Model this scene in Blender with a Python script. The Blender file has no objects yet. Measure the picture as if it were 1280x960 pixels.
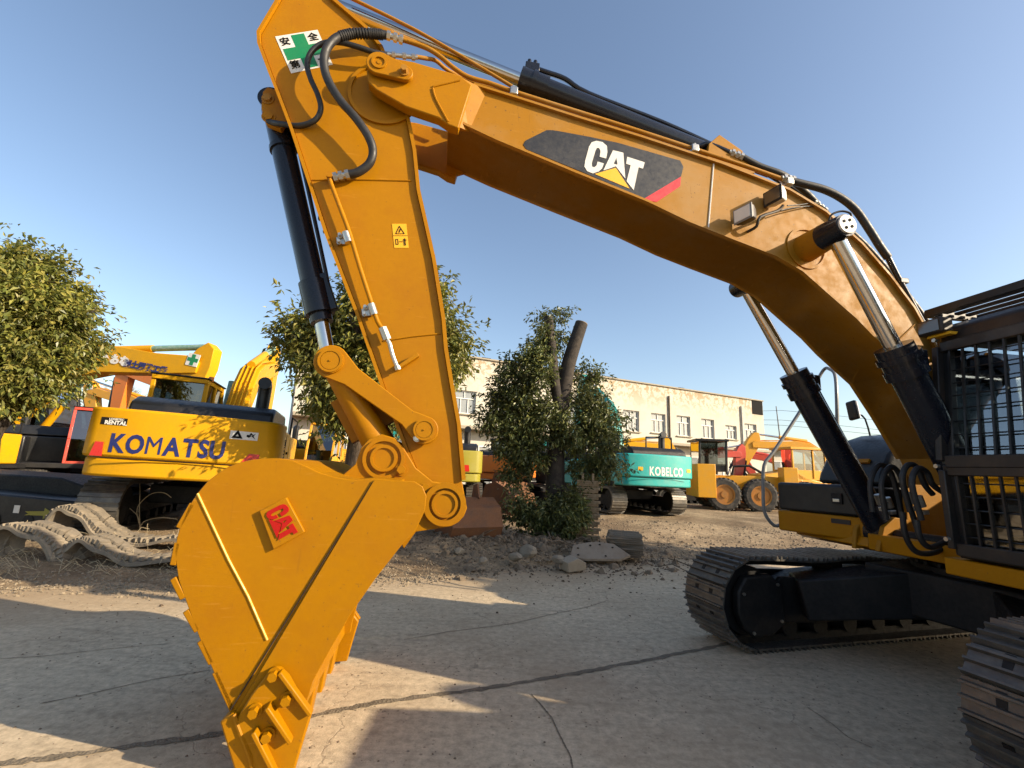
import bpy, bmesh, math, random
from mathutils import Vector, Matrix
sc = bpy.context.scene
COL = sc.collection
R = math.radians
rnd = random.Random(7)

# ------------------------------------------------------------------ camera
FPX, PITCH, ROLL, EYE = 563.62, 0.18477, 0.03934, 1.766
cp, sp = math.cos(PITCH), math.sin(PITCH)
FW = Vector((0, cp, sp)); UP0 = Vector((0, -sp, cp)); RT0 = Vector((1, 0, 0))
RT = RT0 * math.cos(ROLL) + UP0 * math.sin(ROLL)
UP = UP0 * math.cos(ROLL) - RT0 * math.sin(ROLL)
cam = bpy.data.cameras.new('camera')
cam.sensor_fit = 'HORIZONTAL'; cam.sensor_width = 36; cam.lens = 36 * FPX / 1280
cam.clip_start = 0.05; cam.clip_end = 3000
co = bpy.data.objects.new('camera', cam); COL.objects.link(co)
mm = Matrix((RT, UP, -FW)).transposed().to_4x4(); mm.translation = (0, 0, EYE)
co.matrix_world = mm
sc.camera = co

# ------------------------------------------------------------------ light
SUN_AZ = 71.5      # degrees: the light travels this far to the left of straight ahead
SUN_EL = 25.0
w = bpy.data.worlds.new('World'); sc.world = w; w.use_nodes = True
nt = w.node_tree; nt.nodes.clear()
sky = nt.nodes.new('ShaderNodeTexSky'); sky.sky_type = 'NISHITA'; sky.sun_disc = False
sky.sun_elevation = R(SUN_EL)
# towards the sun, horizontally
tsx, tsy = math.sin(R(SUN_AZ)), -math.cos(R(SUN_AZ))
sky.sun_rotation = math.atan2(tsx, tsy)
sky.altitude = 0; sky.air_density = 1.0; sky.dust_density = 1.4; sky.ozone_density = 1.0
bg = nt.nodes.new('ShaderNodeBackground'); bg.inputs[1].default_value = 0.105
wo = nt.nodes.new('ShaderNodeOutputWorld')
hs = nt.nodes.new('ShaderNodeHueSaturation'); hs.inputs['Saturation'].default_value = 0.98; nt.links.new(sky.outputs[0], hs.inputs['Color'])
nt.links.new(hs.outputs[0], bg.inputs[0]); nt.links.new(bg.outputs[0], wo.inputs[0])
sl = bpy.data.lights.new('sun', 'SUN'); sl.energy = 4.0; sl.angle = R(0.5); sl.color = (1.0, 0.83, 0.60)
so = bpy.data.objects.new('sun', sl); COL.objects.link(so)
tos = Vector((tsx * math.cos(R(SUN_EL)), tsy * math.cos(R(SUN_EL)), math.sin(R(SUN_EL))))
so.rotation_euler = tos.to_track_quat('Z', 'Y').to_euler(); so.location = (20, -20, 30)
sc.view_settings.view_transform = 'Standard'; sc.view_settings.look = 'None'
sc.view_settings.exposure = 1.12; sc.view_settings.gamma = 1
sc.view_settings.use_curve_mapping = False
sc.render.engine = 'CYCLES'
sc.cycles.max_bounces = 6; sc.cycles.transparent_max_bounces = 8
sc.cycles.caustics_reflective = False; sc.cycles.caustics_refractive = False

# ------------------------------------------------------------------ survey: sight lines of the photograph
def ray(px, py): return FW + RT * ((px - 640) / FPX) - UP * ((py - 480) / FPX)
def G(px, py, z=0.0):                      # point at height z
    d = ray(px, py); t = (z - EYE) / d.z; return Vector((0, 0, EYE)) + d * t
def Q(px, py, Y):                          # point at distance Y
    d = ray(px, py); return Vector((0, 0, EYE)) + d * (Y / d.y)
CX, CY, YAWU, YAWB = 4.869, 4.583, 0.26699, 0.15327
MF = Vector((-math.cos(YAWB), -math.sin(YAWB), 0)); ML = Vector((math.sin(YAWB), -math.cos(YAWB), 0)); MC = Vector((CX, CY, 0))
def M(px, py, v):                          # (forward, up) in the big excavator's own frame, v metres to its left
    d = ray(px, py); o = Vector((0, 0, EYE)); t = ((MC - o).dot(ML) + v) / d.dot(ML); p = o + d * t
    return ((p - MC).dot(MF), p.z)
def M3(px, py, v):
    s, z = M(px, py, v); return Vector((s, v, z))

# ------------------------------------------------------------------ materials
def newmat(name):
    m = bpy.data.materials.new(name); m.use_nodes = True
    return m, m.node_tree, m.node_tree.nodes['Principled BSDF']
def N(nt, kind, **kw):
    n = nt.nodes.new('ShaderNode' + kind)
    for k, v in kw.items():
        if k in n.inputs: n.inputs[k].default_value = v
        else: setattr(n, k, v)
    return n
def ramp(nt, src, stops):
    r = nt.nodes.new('ShaderNodeValToRGB'); nt.links.new(src, r.inputs[0])
    el = r.color_ramp.elements
    while len(el) < len(stops): el.new(0.5)
    for e, (p, c) in zip(el, stops):
        e.position = p; e.color = (c[0], c[1], c[2], 1) if len(c) == 3 else c
    return r
def coord(nt, scale=1.0):
    tc = N(nt, 'TexCoord'); mp = N(nt, 'Mapping'); nt.links.new(tc.outputs['Object'], mp.inputs[0])
    mp.inputs['Scale'].default_value = (scale, scale, scale) if not isinstance(scale, tuple) else scale
    return mp.outputs[0]
def noise(nt, vec, scale, detail=6, rough=0.6):
    n = N(nt, 'TexNoise'); n.inputs['Scale'].default_value = scale; n.inputs['Detail'].default_value = detail
    n.inputs['Roughness'].default_value = rough; nt.links.new(vec, n.inputs['Vector']); return n.outputs[0]
def bump(nt, b, h, strength, dist=0.02, prev=None):
    n = N(nt, 'Bump'); n.inputs['Strength'].default_value = strength; n.inputs['Distance'].default_value = dist
    nt.links.new(h, n.inputs['Height'])
    if prev: nt.links.new(prev, n.inputs['Normal'])
    if b: nt.links.new(n.outputs[0], b.inputs['Normal'])
    return n.outputs[0]
def mix(nt, fac, a, b):
    n = nt.nodes.new('ShaderNodeMix'); n.data_type = 'RGBA'
    if hasattr(fac, 'links'): nt.links.new(fac, n.inputs[0])
    else: n.inputs[0].default_value = fac
    for s, i in ((a, 6), (b, 7)):
        if hasattr(s, 'links'): nt.links.new(s, n.inputs[i])
        else: n.inputs[i].default_value = (*s, 1)
    return n.outputs[2]
def paint(name, col, rough=0.35, dirt=(0.25, 0.2, 0.14), amt=0.25, metal=0.0, scale=3.0, wave=0.15, coat=0.0, spec=0.5, scuff=0.0):
    m, t, b = newmat(name); v = coord(t)
    n1 = noise(t, v, scale, 8, 0.65); n2 = noise(t, v, scale * 9, 5, 0.6)
    r1 = ramp(t, n1, [(0.45, (0, 0, 0)), (0.75, (amt,) * 3)])
    dark = tuple(c * 0.86 for c in col)
    c1 = mix(t, n2, col, dark)
    c2 = mix(t, r1.outputs[0], c1, dirt)
    if scuff:
        va = coord(t, (1.6, 3.0, 26.0)); s1 = ramp(t, noise(t, va, 2.4, 5, .6), [(.64, (0,) * 3), (.70, (scuff,) * 3)])
        vb = coord(t, (24.0, 3.0, 1.8)); s2 = ramp(t, noise(t, vb, 2.1, 5, .6), [(.66, (0,) * 3), (.72, (scuff * .8,) * 3)])
        s3 = ramp(t, noise(t, v, 42, 2, .5), [(.70, (0,) * 3), (.75, (scuff * 1.6,) * 3)])
        c2 = mix(t, s1.outputs[0], c2, tuple(min(1, c * 1.25 + .03) for c in col)); c2 = mix(t, s2.outputs[0], c2, tuple(c * .55 + .01 for c in col)); c2 = mix(t, s3.outputs[0], c2, (.10, .06, .025))
    t.links.new(c2, b.inputs['Base Color'])
    rr = ramp(t, n2, [(0.3, (rough * 0.8,) * 3), (0.7, (min(1, rough * 1.35),) * 3)])
    t.links.new(rr.outputs[0], b.inputs['Roughness'])
    b.inputs['Metallic'].default_value = metal; b.inputs['Coat Weight'].default_value = coat
    b.inputs['Coat Roughness'].default_value = 0.12; b.inputs['Specular IOR Level'].default_value = spec
    p = bump(t, None, noise(t, v, 2.2, 3, 0.5), wave, 0.02)
    bump(t, b, n2, 0.12, 0.004, p)
    return m
CAT_Y = paint('cat_yellow_paint', (0.39, 0.166, 0.0006), 0.42, (0.30, 0.11, 0.004), 0.55, wave=0.16, spec=0.18, scuff=0.35)
CAT_OLD = paint('weathered_yellow_paint', (0.35, 0.158, 0.008), 0.52, (0.34, 0.205, 0.075), 0.95, wave=0.2, spec=0.2, scale=1.2, scuff=0.6)
BLACK = paint('black_machine_paint', (0.011, 0.012, 0.014), 0.38, (0.05, 0.045, 0.04), 0.5, coat=0.08, spec=0.35)
BLUEBLACK = paint('dark_navy_gloss_paint', (0.008, 0.010, 0.018), 0.22, (0.03, 0.03, 0.03), 0.3, coat=0.12, spec=0.35)
FRAME = paint('undercarriage_black', (0.008, 0.008, 0.009), 0.55, (0.05, 0.042, 0.034), 0.4, spec=0.3)
SHOE = paint('worn_track_steel', (0.12, 0.112, 0.10), 0.42, (0.25, 0.215, 0.17), 0.75, 0.55, scale=7)
OLDSHOE = paint('stacked_shoe_steel', (0.20, 0.17, 0.13), 0.6, (0.32, 0.22, 0.13), 0.8, 0.3, scale=9)
CHROME = paint('chromed_rod', (0.55, 0.55, 0.55), 0.12, (0.5, 0.48, 0.45), 0.1, 1.0, wave=0.0)
ZINC = paint('zinc_fitting', (0.55, 0.53, 0.48), 0.32, (0.4, 0.37, 0.3), 0.3, 0.9)
RUBBER = paint('hose_rubber', (0.014, 0.014, 0.015), 0.5, (0.06, 0.055, 0.05), 0.35)
WHITE = paint('white_print', (0.75, 0.73, 0.68), 0.45, (0.5, 0.45, 0.38), 0.2)
DECALBLK = paint('decal_charcoal', (0.028, 0.028, 0.03), 0.4, (0.09, 0.085, 0.08), 0.4)
DECALRED = paint('decal_red', (0.62, 0.02, 0.03), 0.4, (0.5, 0.05, 0.04), 0.2)
DECALYEL = paint('decal_yellow', (0.85, 0.45, 0.02), 0.4, (0.7, 0.4, 0.05), 0.1)
STICKY = paint('sticker_yellow', (0.85, 0.42, 0.01), 0.4, (0.7, 0.4, 0.05), 0.1)
GREENP = paint('sticker_green', (0.01, 0.22, 0.08), 0.4, (0.1, 0.25, 0.1), 0.2)
INK = paint('ink_black', (0.012, 0.012, 0.012), 0.85, (0.05, 0.05, 0.05), 0.1, spec=0.1)
CASTRED = paint('cast_letter_red', (0.42, 0.008, 0.006), 0.45, (0.3, 0.02, 0.01), 0.3, spec=0.25)
GREYT = paint('handrail_grey', (0.20, 0.21, 0.22), 0.4, (0.2, 0.18, 0.15), 0.3)
BROWNBOX = paint('faded_pillar_paint', (0.020, 0.018, 0.018), 0.42, (0.10, 0.065, 0.04), 0.45, coat=0.08, spec=0.35)
RUST = paint('rusty_steel', (0.20, 0.085, 0.035), 0.75, (0.10, 0.06, 0.04), 0.9, scale=5)
SEAT = paint('seat_fabric', (0.015, 0.015, 0.017), 0.9)
def glass(name, tint=(0.75, 0.82, 0.85), a=0.25):
    m, t, b = newmat(name); t.nodes.remove(b)
    tr = N(t, 'BsdfTransparent'); tr.inputs[0].default_value = (*tint, 1)
    gl = N(t, 'BsdfGlossy'); gl.inputs['Roughness'].default_value = 0.03
    fr = N(t, 'Fresnel'); fr.inputs[0].default_value = 1.5
    ad = N(t, 'Math'); ad.operation = 'ADD'; ad.inputs[1].default_value = a * 0.25; t.links.new(fr.outputs[0], ad.inputs[0])
    mx = N(t, 'MixShader'); t.links.new(ad.outputs[0], mx.inputs[0]); t.links.new(tr.outputs[0], mx.inputs[1]); t.links.new(gl.outputs[0], mx.inputs[2])
    t.links.new(mx.outputs[0], t.nodes['Material Output'].inputs[0]); return m
GLASS = glass('cab_glass', (0.55, 0.64, 0.70), 0.5)
CGLASS = glass('main_cab_glass', (0.50, 0.58, 0.62), 0.7)
DGLASS = glass('dark_glass', (0.16, 0.2, 0.22), 0.6)
WGLASS = paint('window_pane_glass', (0.22, 0.24, 0.25), 0.12, (0.4, 0.38, 0.33), 0.5, coat=0.5)
LENS = paint('lamp_lens', (0.10, 0.075, 0.05), 0.1, (0.05, 0.04, 0.03), 0.5, coat=0.6)

# ------------------------------------------------------------------ mesh building
class MB:
    def __init__(s): s.v = []; s.f = []
    def add(s, vs, fs):
        b = len(s.v); s.v += [tuple(p) for p in vs]; s.f += [tuple(b + i for i in f) for f in fs]; return s
    def box(s, c, d, rot=None):
        c = Vector(c); vs = []
        for x in (-.5, .5):
            for y in (-.5, .5):
                for z in (-.5, .5):
                    p = Vector((x * d[0], y * d[1], z * d[2]))
                    if rot: p = rot @ p
                    vs.append(c + p)
        return s.add(vs, [(0, 1, 3, 2), (4, 6, 7, 5), (0, 4, 5, 1), (2, 3, 7, 6), (0, 2, 6, 4), (1, 5, 7, 3)])
    def beam(s, a, b, w, h, up=(0, 0, 1), w2=None, h2=None):
        a, b = Vector(a), Vector(b); d = (b - a).normalized(); up = Vector(up)
        if abs(d.dot(up)) > .98: up = Vector((1, 0, 0))
        x = d.cross(up).normalized(); y = x.cross(d)
        w2 = w if w2 is None else w2; h2 = h if h2 is None else h2
        vs = []
        for p, ww, hh in ((a, w, h), (b, w2, h2)):
            for i, j in ((-.5, -.5), (.5, -.5), (.5, .5), (-.5, .5)): vs.append(p + x * ww * i + y * hh * j)
        return s.add(vs, [(3, 2, 1, 0), (4, 5, 6, 7), (0, 1, 5, 4), (1, 2, 6, 5), (2, 3, 7, 6), (3, 0, 4, 7)])
    def prism(s, poly, v0, v1, fn=None):            # poly of (s,z) between left offsets v0 and v1
        n = len(poly); fn = fn or (lambda p, v: (p[0], v, p[1]))
        vs = [fn(p, v0) for p in poly] + [fn(p, v1) for p in poly]
        return s.add(vs, [tuple(range(n)), tuple(range(2 * n - 1, n - 1, -1))] + [(i, n + i, n + (i + 1) % n, (i + 1) % n) for i in range(n)])
    def strip(s, path, v0, v1, t):                  # plate of thickness t along an (s,z) path
        n = len(path); P = [Vector(p) for p in path]; nor = []
        for i in range(n):
            a = P[max(i - 1, 0)]; b = P[min(i + 1, n - 1)]; d = (b - a).normalized(); nor.append(Vector((-d.y, d.x)))
        for i in range(n - 1):
            q = [P[i], P[i + 1], P[i + 1] + nor[i + 1] * t, P[i] + nor[i] * t]
            vs = [(p.x, v0, p.y) for p in q] + [(p.x, v1, p.y) for p in q]
            fs = [(0, 4, 5, 1), (2, 6, 7, 3), (0, 1, 2, 3), (7, 6, 5, 4)]
            if i == 0: fs.append((3, 7, 4, 0))
            if i == n - 2: fs.append((1, 5, 6, 2))
            s.add(vs, fs)
        return s
    def cyl(s, a, b, r, r2=None, n=20, caps=True):
        a, b = Vector(a), Vector(b); r2 = r if r2 is None else r2; d = (b - a).normalized()
        x = d.orthogonal().normalized(); y = d.cross(x)
        vs = []
        for p, rr in ((a, r), (b, r2)):
            for i in range(n):
                t = 2 * math.pi * i / n; vs.append(p + x * math.cos(t) * rr + y * math.sin(t) * rr)
        fs = [(i, (i + 1) % n, n + (i + 1) % n, n + i) for i in range(n)]
        if caps: fs += [tuple(range(n - 1, -1, -1)), tuple(range(n, 2 * n))]
        return s.add(vs, fs)
    def ring(s, a, b, r, ri, n=24):                 # hollow disc
        a, b = Vector(a), Vector(b); d = (b - a).normalized(); x = d.orthogonal().normalized(); y = d.cross(x); vs = []
        for p, rr in ((a, r), (b, r), (b, ri), (a, ri)):
            for i in range(n):
                t = 2 * math.pi * i / n; vs.append(p + x * math.cos(t) * rr + y * math.sin(t) * rr)
        fs = []
        for k in range(4):
            for i in range(n): fs.append((k * n + i, k * n + (i + 1) % n, ((k + 1) % 4) * n + (i + 1) % n, ((k + 1) % 4) * n + i))
        return s.add(vs, fs)
    def tube(s, path, r, n=10, smooth=0):
        P = [Vector(p) for p in path]; rr = r if isinstance(r, (list, tuple)) else [r] * len(P)
        if smooth:
            Q_, R_ = [], []
            for i in range(len(P) - 1):
                p0 = P[max(i - 1, 0)]; p1 = P[i]; p2 = P[i + 1]; p3 = P[min(i + 2, len(P) - 1)]
                for k in range(smooth):
                    t = k / smooth
                    Q_.append(0.5 * ((2 * p1) + (p2 - p0) * t + (2 * p0 - 5 * p1 + 4 * p2 - p3) * t * t + (3 * p1 - p0 - 3 * p2 + p3) * t ** 3))
                    R_.append(rr[i] * (1 - t) + rr[i + 1] * t)
            Q_.append(P[-1]); R_.append(rr[-1]); P, rr = Q_, R_
        x = None; vs = []
        for i, p in enumerate(P):
            d = (P[min(i + 1, len(P) - 1)] - P[max(i - 1, 0)]).normalized()
            x = d.orthogonal().normalized() if x is None else (x - d * x.dot(d)).normalized()
            y = d.cross(x)
            for k in range(n):
                t = 2 * math.pi * k / n; vs.append(p + x * math.cos(t) * rr[i] + y * math.sin(t) * rr[i])
        m = len(P)
        fs = [(i * n + k, i * n + (k + 1) % n, (i + 1) * n + (k + 1) % n, (i + 1) * n + k) for i in range(m - 1) for k in range(n)]
        fs += [tuple(range(n - 1, -1, -1)), tuple((m - 1) * n + k for k in range(n))]
        return s.add(vs, fs)
    def build(s, name, mat, parent=None, smooth=35, bevel=0, **props):
        me = bpy.data.meshes.new(name); me.from_pydata(s.v, [], s.f); me.update()
        b = bmesh.new(); b.from_mesh(me); bmesh.ops.recalc_face_normals(b, faces=b.faces); b.to_mesh(me); b.free()
        if mat: me.materials.append(mat)
        if smooth:
            me.polygons.foreach_set('use_smooth', [True] * len(me.polygons)); me.set_sharp_from_angle(angle=R(smooth))
        o = bpy.data.objects.new(name, me); COL.objects.link(o)
        if parent: o.parent = parent
        if bevel:
            bv = o.modifiers.new('bevel', 'BEVEL'); bv.width = bevel; bv.segments = 2; bv.limit_method = 'ANGLE'; bv.angle_limit = R(40)
        for k, v in props.items(): o[k] = v
        return o
def empty(name, loc, rz=0, **props):
    o = bpy.data.objects.new(name, None); COL.objects.link(o); o.location = loc; o.rotation_euler = (0, 0, rz); o.empty_display_size = .2
    for k, v in props.items(): o[k] = v
    return o
def children(o): return [c for c in bpy.data.objects if c.parent == o]
def text_polys(body, size=1.0, off=0.0, spacing=1.0, shear=0.0, align='CENTER'):
    c = bpy.data.curves.new('lettering', 'FONT'); c.body = body; c.size = size; c.offset = off; c.space_character = spacing
    c.shear = shear; c.align_x = align; c.align_y = 'CENTER'; c.resolution_u = 3; c.extrude = 0.0015
    o = bpy.data.objects.new('lettering', c); COL.objects.link(o)
    bpy.context.view_layer.update()
    me = bpy.data.meshes.new_from_object(o.evaluated_get(bpy.context.evaluated_depsgraph_get()))
    COL.objects.unlink(o); bpy.data.objects.remove(o)
    return me
def text_on(name, body, size, origin, right, up, mat, parent, off=0.0, spacing=1.0, sx=1.0, **props):
    me = text_polys(body, size, off, spacing); right = Vector(right).normalized(); up = Vector(up).normalized(); nrm = right.cross(up)
    if sx != 1.0:
        for v in me.vertices: v.co.x *= sx
    mt = Matrix((right, up, nrm)).transposed().to_4x4(); mt.translation = Vector(origin)
    me.transform(mt); me.materials.clear(); me.materials.append(mat); me.name = name
    o = bpy.data.objects.new(name, me); COL.objects.link(o); o.parent = parent
    for k, v in props.items(): o[k] = v
    return o
# =================================================================== GROUND
EDGE = lambda x: 8.45 + .42 * x + .25 * math.sin(x * .7) + .18 * math.sin(x * 2.1 + 1)
def smooth(t): t = max(0, min(1, t)); return t * t * (3 - 2 * t)
def n2(x, y): return math.sin(x * 1.7 + 2 * math.sin(y * .9)) * .5 + math.sin(y * 2.3 + x * .6) * .3 + math.sin(x * 5.1 + y * 3.7) * .14
def gz(x, y):
    d = y - EDGE(x) if x < 8 else y - EDGE(8)
    if d < 0: return -.03
    far = smooth(d / 5.0) * .26 + 0
    mound = .24 * math.exp(-((x - .2) / 2.6) ** 2 - ((y - 9.9) / 1.0) ** 2)
    rough = (n2(x * 1.1, y * 1.3) * .035 + n2(x * 4.3 + 3, y * 4.1) * .018) * smooth(d / .8) * (1 - smooth((d - 8) / 12) * .6)
    bank = .36 * math.exp(-((x + 9.3) / 2.6) ** 2 - ((y - 30) / 2.4) ** 2) * 0
    return -.03 + smooth(d / .6) * .05 + far + mound + rough + bank
def ground_mat(name, c1, c2, c3, peb=60, rough=.9, strength=.5):
    m, t, b = newmat(name); v = coord(t)
    a = noise(t, v, .55, 8, .65); f = noise(t, v, 9, 8, .7); gx = N(t, 'TexVoronoi'); gx.inputs['Scale'].default_value = peb; t.links.new(v, gx.inputs[0])
    r1 = ramp(t, a, [(.35, c1), (.5, c2), (.68, c3)])
    f2 = ramp(t, f, [(.35, (.72,) * 3), (.65, (1.15,) * 3)])
    mu = t.nodes.new('ShaderNodeMix'); mu.data_type = 'RGBA'; mu.blend_type = 'MULTIPLY'; mu.inputs[0].default_value = 1
    t.links.new(r1.outputs[0], mu.inputs[6]); t.links.new(f2.outputs[0], mu.inputs[7])
    pc = ramp(t, gx.outputs['Color'], [(0, (.75,) * 3), (1, (1.2,) * 3)])
    mu2 = t.nodes.new('ShaderNodeMix'); mu2.data_type = 'RGBA'; mu2.blend_type = 'MULTIPLY'; mu2.inputs[0].default_value = .6
    t.links.new(mu.outputs[2], mu2.inputs[6]); t.links.new(pc.outputs[0], mu2.inputs[7])
    t.links.new(mu2.outputs[2], b.inputs['Base Color']); b.inputs['Roughness'].default_value = rough; b.inputs['Specular IOR Level'].default_value = .2
    p = bump(t, None, f, strength, .05); bump(t, b, gx.outputs['Distance'], strength * .8, .02, p)
    return m
DIRT = ground_mat('dry_dirt', (.17, .12, .075), (.27, .20, .125), (.42, .32, .205), 38, .95, .8)
def concrete():
    m, t, b = newmat('worn_concrete'); v = coord(t)
    a = noise(t, v, .45, 8, .6); f = noise(t, v, 14, 8, .75); ff = noise(t, v, 90, 4, .7)
    r1 = ramp(t, a, [(.3, (.49, .39, .265)), (.5, (.57, .46, .315)), (.7, (.63, .52, .365))])
    f2 = ramp(t, f, [(.35, (.66,) * 3), (.65, (1.16,) * 3)])
    def mul(A, B, k=1.0):
        q = t.nodes.new('ShaderNodeMix'); q.data_type = 'RGBA'; q.blend_type = 'MULTIPLY'; q.inputs[0].default_value = k
        t.links.new(A, q.inputs[6]); t.links.new(B, q.inputs[7]); return q.outputs[2]
    c = mul(r1.outputs[0], f2.outputs[0])
    # sparse pits and pebbles
    vo = N(t, 'TexVoronoi'); vo.inputs['Scale'].default_value = 19; vo.inputs['Randomness'].default_value = 1; t.links.new(v, vo.inputs[0])
    pit = ramp(t, vo.outputs['Distance'], [(.10, (.30,) * 3), (.24, (1,) * 3)])
    gate = ramp(t, noise(t, v, 3.1, 3, .5), [(.5, (0,) * 3), (.62, (1,) * 3)])
    pm = mix(t, gate.outputs[0], (1, 1, 1), pit.outputs[0]); c = mul(c, pm, .8)
    # dark smudges and streaks stretched along the road
    v2 = coord(t, (.5, 3.5, 1)); st = noise(t, v2, 1.6, 8, .7); sr = ramp(t, st, [(.52, (1,) * 3), (.66, (.74,) * 3)]); c = mul(c, sr.outputs[0], .7)
    # hairline cracks
    vv = N(t, 'VectorMath'); vv.operation = 'ADD'
    nz = N(t, 'TexNoise'); nz.inputs['Scale'].default_value = 1.7; nz.inputs['Detail'].default_value = 6; t.links.new(v, nz.inputs['Vector'])
    sc_n = N(t, 'VectorMath'); sc_n.operation = 'SCALE'; sc_n.inputs['Scale'].default_value = 1.1; t.links.new(nz.outputs['Color'], sc_n.inputs[0])
    t.links.new(v, vv.inputs[0]); t.links.new(sc_n.outputs[0], vv.inputs[1])
    cr = N(t, 'TexVoronoi'); cr.feature = 'DISTANCE_TO_EDGE'; cr.inputs['Scale'].default_value = .36; t.links.new(vv.outputs[0], cr.inputs[0])
    ck = ramp(t, cr.outputs['Distance'], [(.0, (.55,) * 3), (.004, (1,) * 3)]); g2 = ramp(t, noise(t, v, .8, 3, .5), [(.45, (0,) * 3), (.55, (1,) * 3)])
    c = mul(c, mix(t, g2.outputs[0], (1, 1, 1), ck.outputs[0]), .8)
    dp_ = ramp(t, noise(t, v, .33, 9, .72), [(.47, (0,) * 3), (.62, (.62,) * 3)]); c = mix(t, dp_.outputs[0], c, (.37, .275, .175))
    sc2 = ramp(t, noise(t, coord(t, (.35, 9.0, 1)), 1.1, 6, .6), [(.58, (0,) * 3), (.66, (.2,) * 3)]); c = mix(t, sc2.outputs[0], c, (.24, .19, .14))
    sx_ = N(t, 'SeparateXYZ'); t.links.new(v, sx_.inputs[0]); mu_ = N(t, 'Math'); mu_.operation = 'MULTIPLY'; mu_.inputs[1].default_value = -.42; t.links.new(sx_.outputs[0], mu_.inputs[0])
    ad_ = N(t, 'Math'); ad_.operation = 'ADD'; t.links.new(mu_.outputs[0], ad_.inputs[0]); t.links.new(sx_.outputs[1], ad_.inputs[1])
    nn_ = N(t, 'Math'); nn_.operation = 'MULTIPLY_ADD'; nn_.inputs[1].default_value = 3.2; t.links.new(noise(t, v, .9, 8, .7), nn_.inputs[0]); t.links.new(ad_.outputs[0], nn_.inputs[2])
    er_ = N(t, 'MapRange'); er_.inputs['From Min'].default_value = 8.4; er_.inputs['From Max'].default_value = 10.0; er_.inputs['To Max'].default_value = .85; t.links.new(nn_.outputs[0], er_.inputs['Value'])
    c = mix(t, er_.outputs[0], c, (.34, .25, .155))      # blown dust lying along the road edge
    t.links.new(c, b.inputs['Base Color']); b.inputs['Roughness'].default_value = .85; b.inputs['Specular IOR Level'].default_value = .25
    p = bump(t, None, f, .28, .015); p = bump(t, None, ff, .45, .006, p); p = bump(t, None, pm, .5, .01, p); bump(t, b, ck.outputs[0], .4, .01, p)
    return m
CONC = concrete()
JOINT = ground_mat('dirt_filled_joint', (.17, .14, .10), (.22, .18, .13), (.29, .24, .17), 60, .95, .5)
# dirt yard: one sheet to the horizon, fine near the camera
def axis(a, b, fine0, fine1, step):
    r = [a]; x = a
    while x < b:
        d = 0 if fine0 <= x <= fine1 else min(abs(x - fine0), abs(x - fine1))
        x += step + d * .12; r.append(x)
    return r
gx_ = axis(-900, 900, -14, 14, .16); gy_ = axis(-60, 1500, 6, 17, .14)
vs = [(x, y, gz(x, y)) for y in gy_ for x in gx_]; nx = len(gx_)
fs = [(j * nx + i, j * nx + i + 1, (j + 1) * nx + i + 1, (j + 1) * nx + i) for j in range(len(gy_) - 1) for i in range(nx - 1)]
MB().add(vs, fs).build('ground', DIRT, None, smooth=180, kind='structure')
# concrete road
xs = [-40 + i * .25 for i in range(321)]; vs = []
for i, x in enumerate(xs):
    e = EDGE(x) if x < 8 else EDGE(8)
    e += .10 * math.sin(x * 3.3) + .06 * math.sin(x * 9.1 + 2) + .22 + rnd.uniform(-.04, .04)
    for k in range(9): vs.append((x, -8 + (e + 8) * k / 8, 0.0 - (.012 if k == 8 else 0)))
fs = [(i * 9 + k, (i + 1) * 9 + k, (i + 1) * 9 + k + 1, i * 9 + k + 1) for i in range(320) for k in range(8)]
MB().add(vs, fs).build('concrete_road', CONC, None, smooth=180, kind='structure')
# dirt-filled joint across the slabs and a branching crack
def ribbon(name, pts, wid, mat, z=.004, jit=.35):
    P = [G(*p) for p in pts]; Q2 = []
    for i in range(len(P) - 1):
        for k in range(14): Q2.append(P[i].lerp(P[i + 1], k / 14))
    Q2.append(P[-1]); vs = []
    for i, p in enumerate(Q2):
        d = (Q2[min(i + 1, len(Q2) - 1)] - Q2[max(i - 1, 0)]).normalized(); n_ = Vector((-d.y, d.x, 0))
        a = wid * (1 + rnd.uniform(-jit, jit)) / 2; o_ = n_ * rnd.uniform(-.5, .5) * wid * jit
        vs += [tuple(p + o_ + n_ * a + Vector((0, 0, z))), tuple(p + o_ - n_ * a + Vector((0, 0, z)))]
    return MB().add(vs, [(2 * i, 2 * i + 2, 2 * i + 3, 2 * i + 1) for i in range(len(Q2) - 1)]).build(name, mat, None, smooth=0, kind='structure')
ribbon('joint', [(-60, 962), (60, 948), (150, 935), (260, 920), (400, 893), (480, 877), (600, 862), (720, 842), (820, 823), (905, 806), (960, 796)], .055, JOINT)
ribbon('crack', [(664, 868), (675, 880), (690, 898), (697, 914), (705, 930), (713, 945), (716, 962)], .010, JOINT)
ribbon('crack', [(505, 800), (560, 790), (640, 780), (690, 768), (730, 760), (757, 752)], .009, JOINT)
ribbon('crack', [(0, 824), (60, 820), (130, 812), (210, 805)], .007, JOINT)
ribbon('crack', [(50, 880), (110, 868), (190, 850), (262, 838)], .008, JOINT)
ribbon('crack', [(1010, 885), (1040, 905), (1060, 922), (1090, 935)], .006, JOINT)
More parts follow.
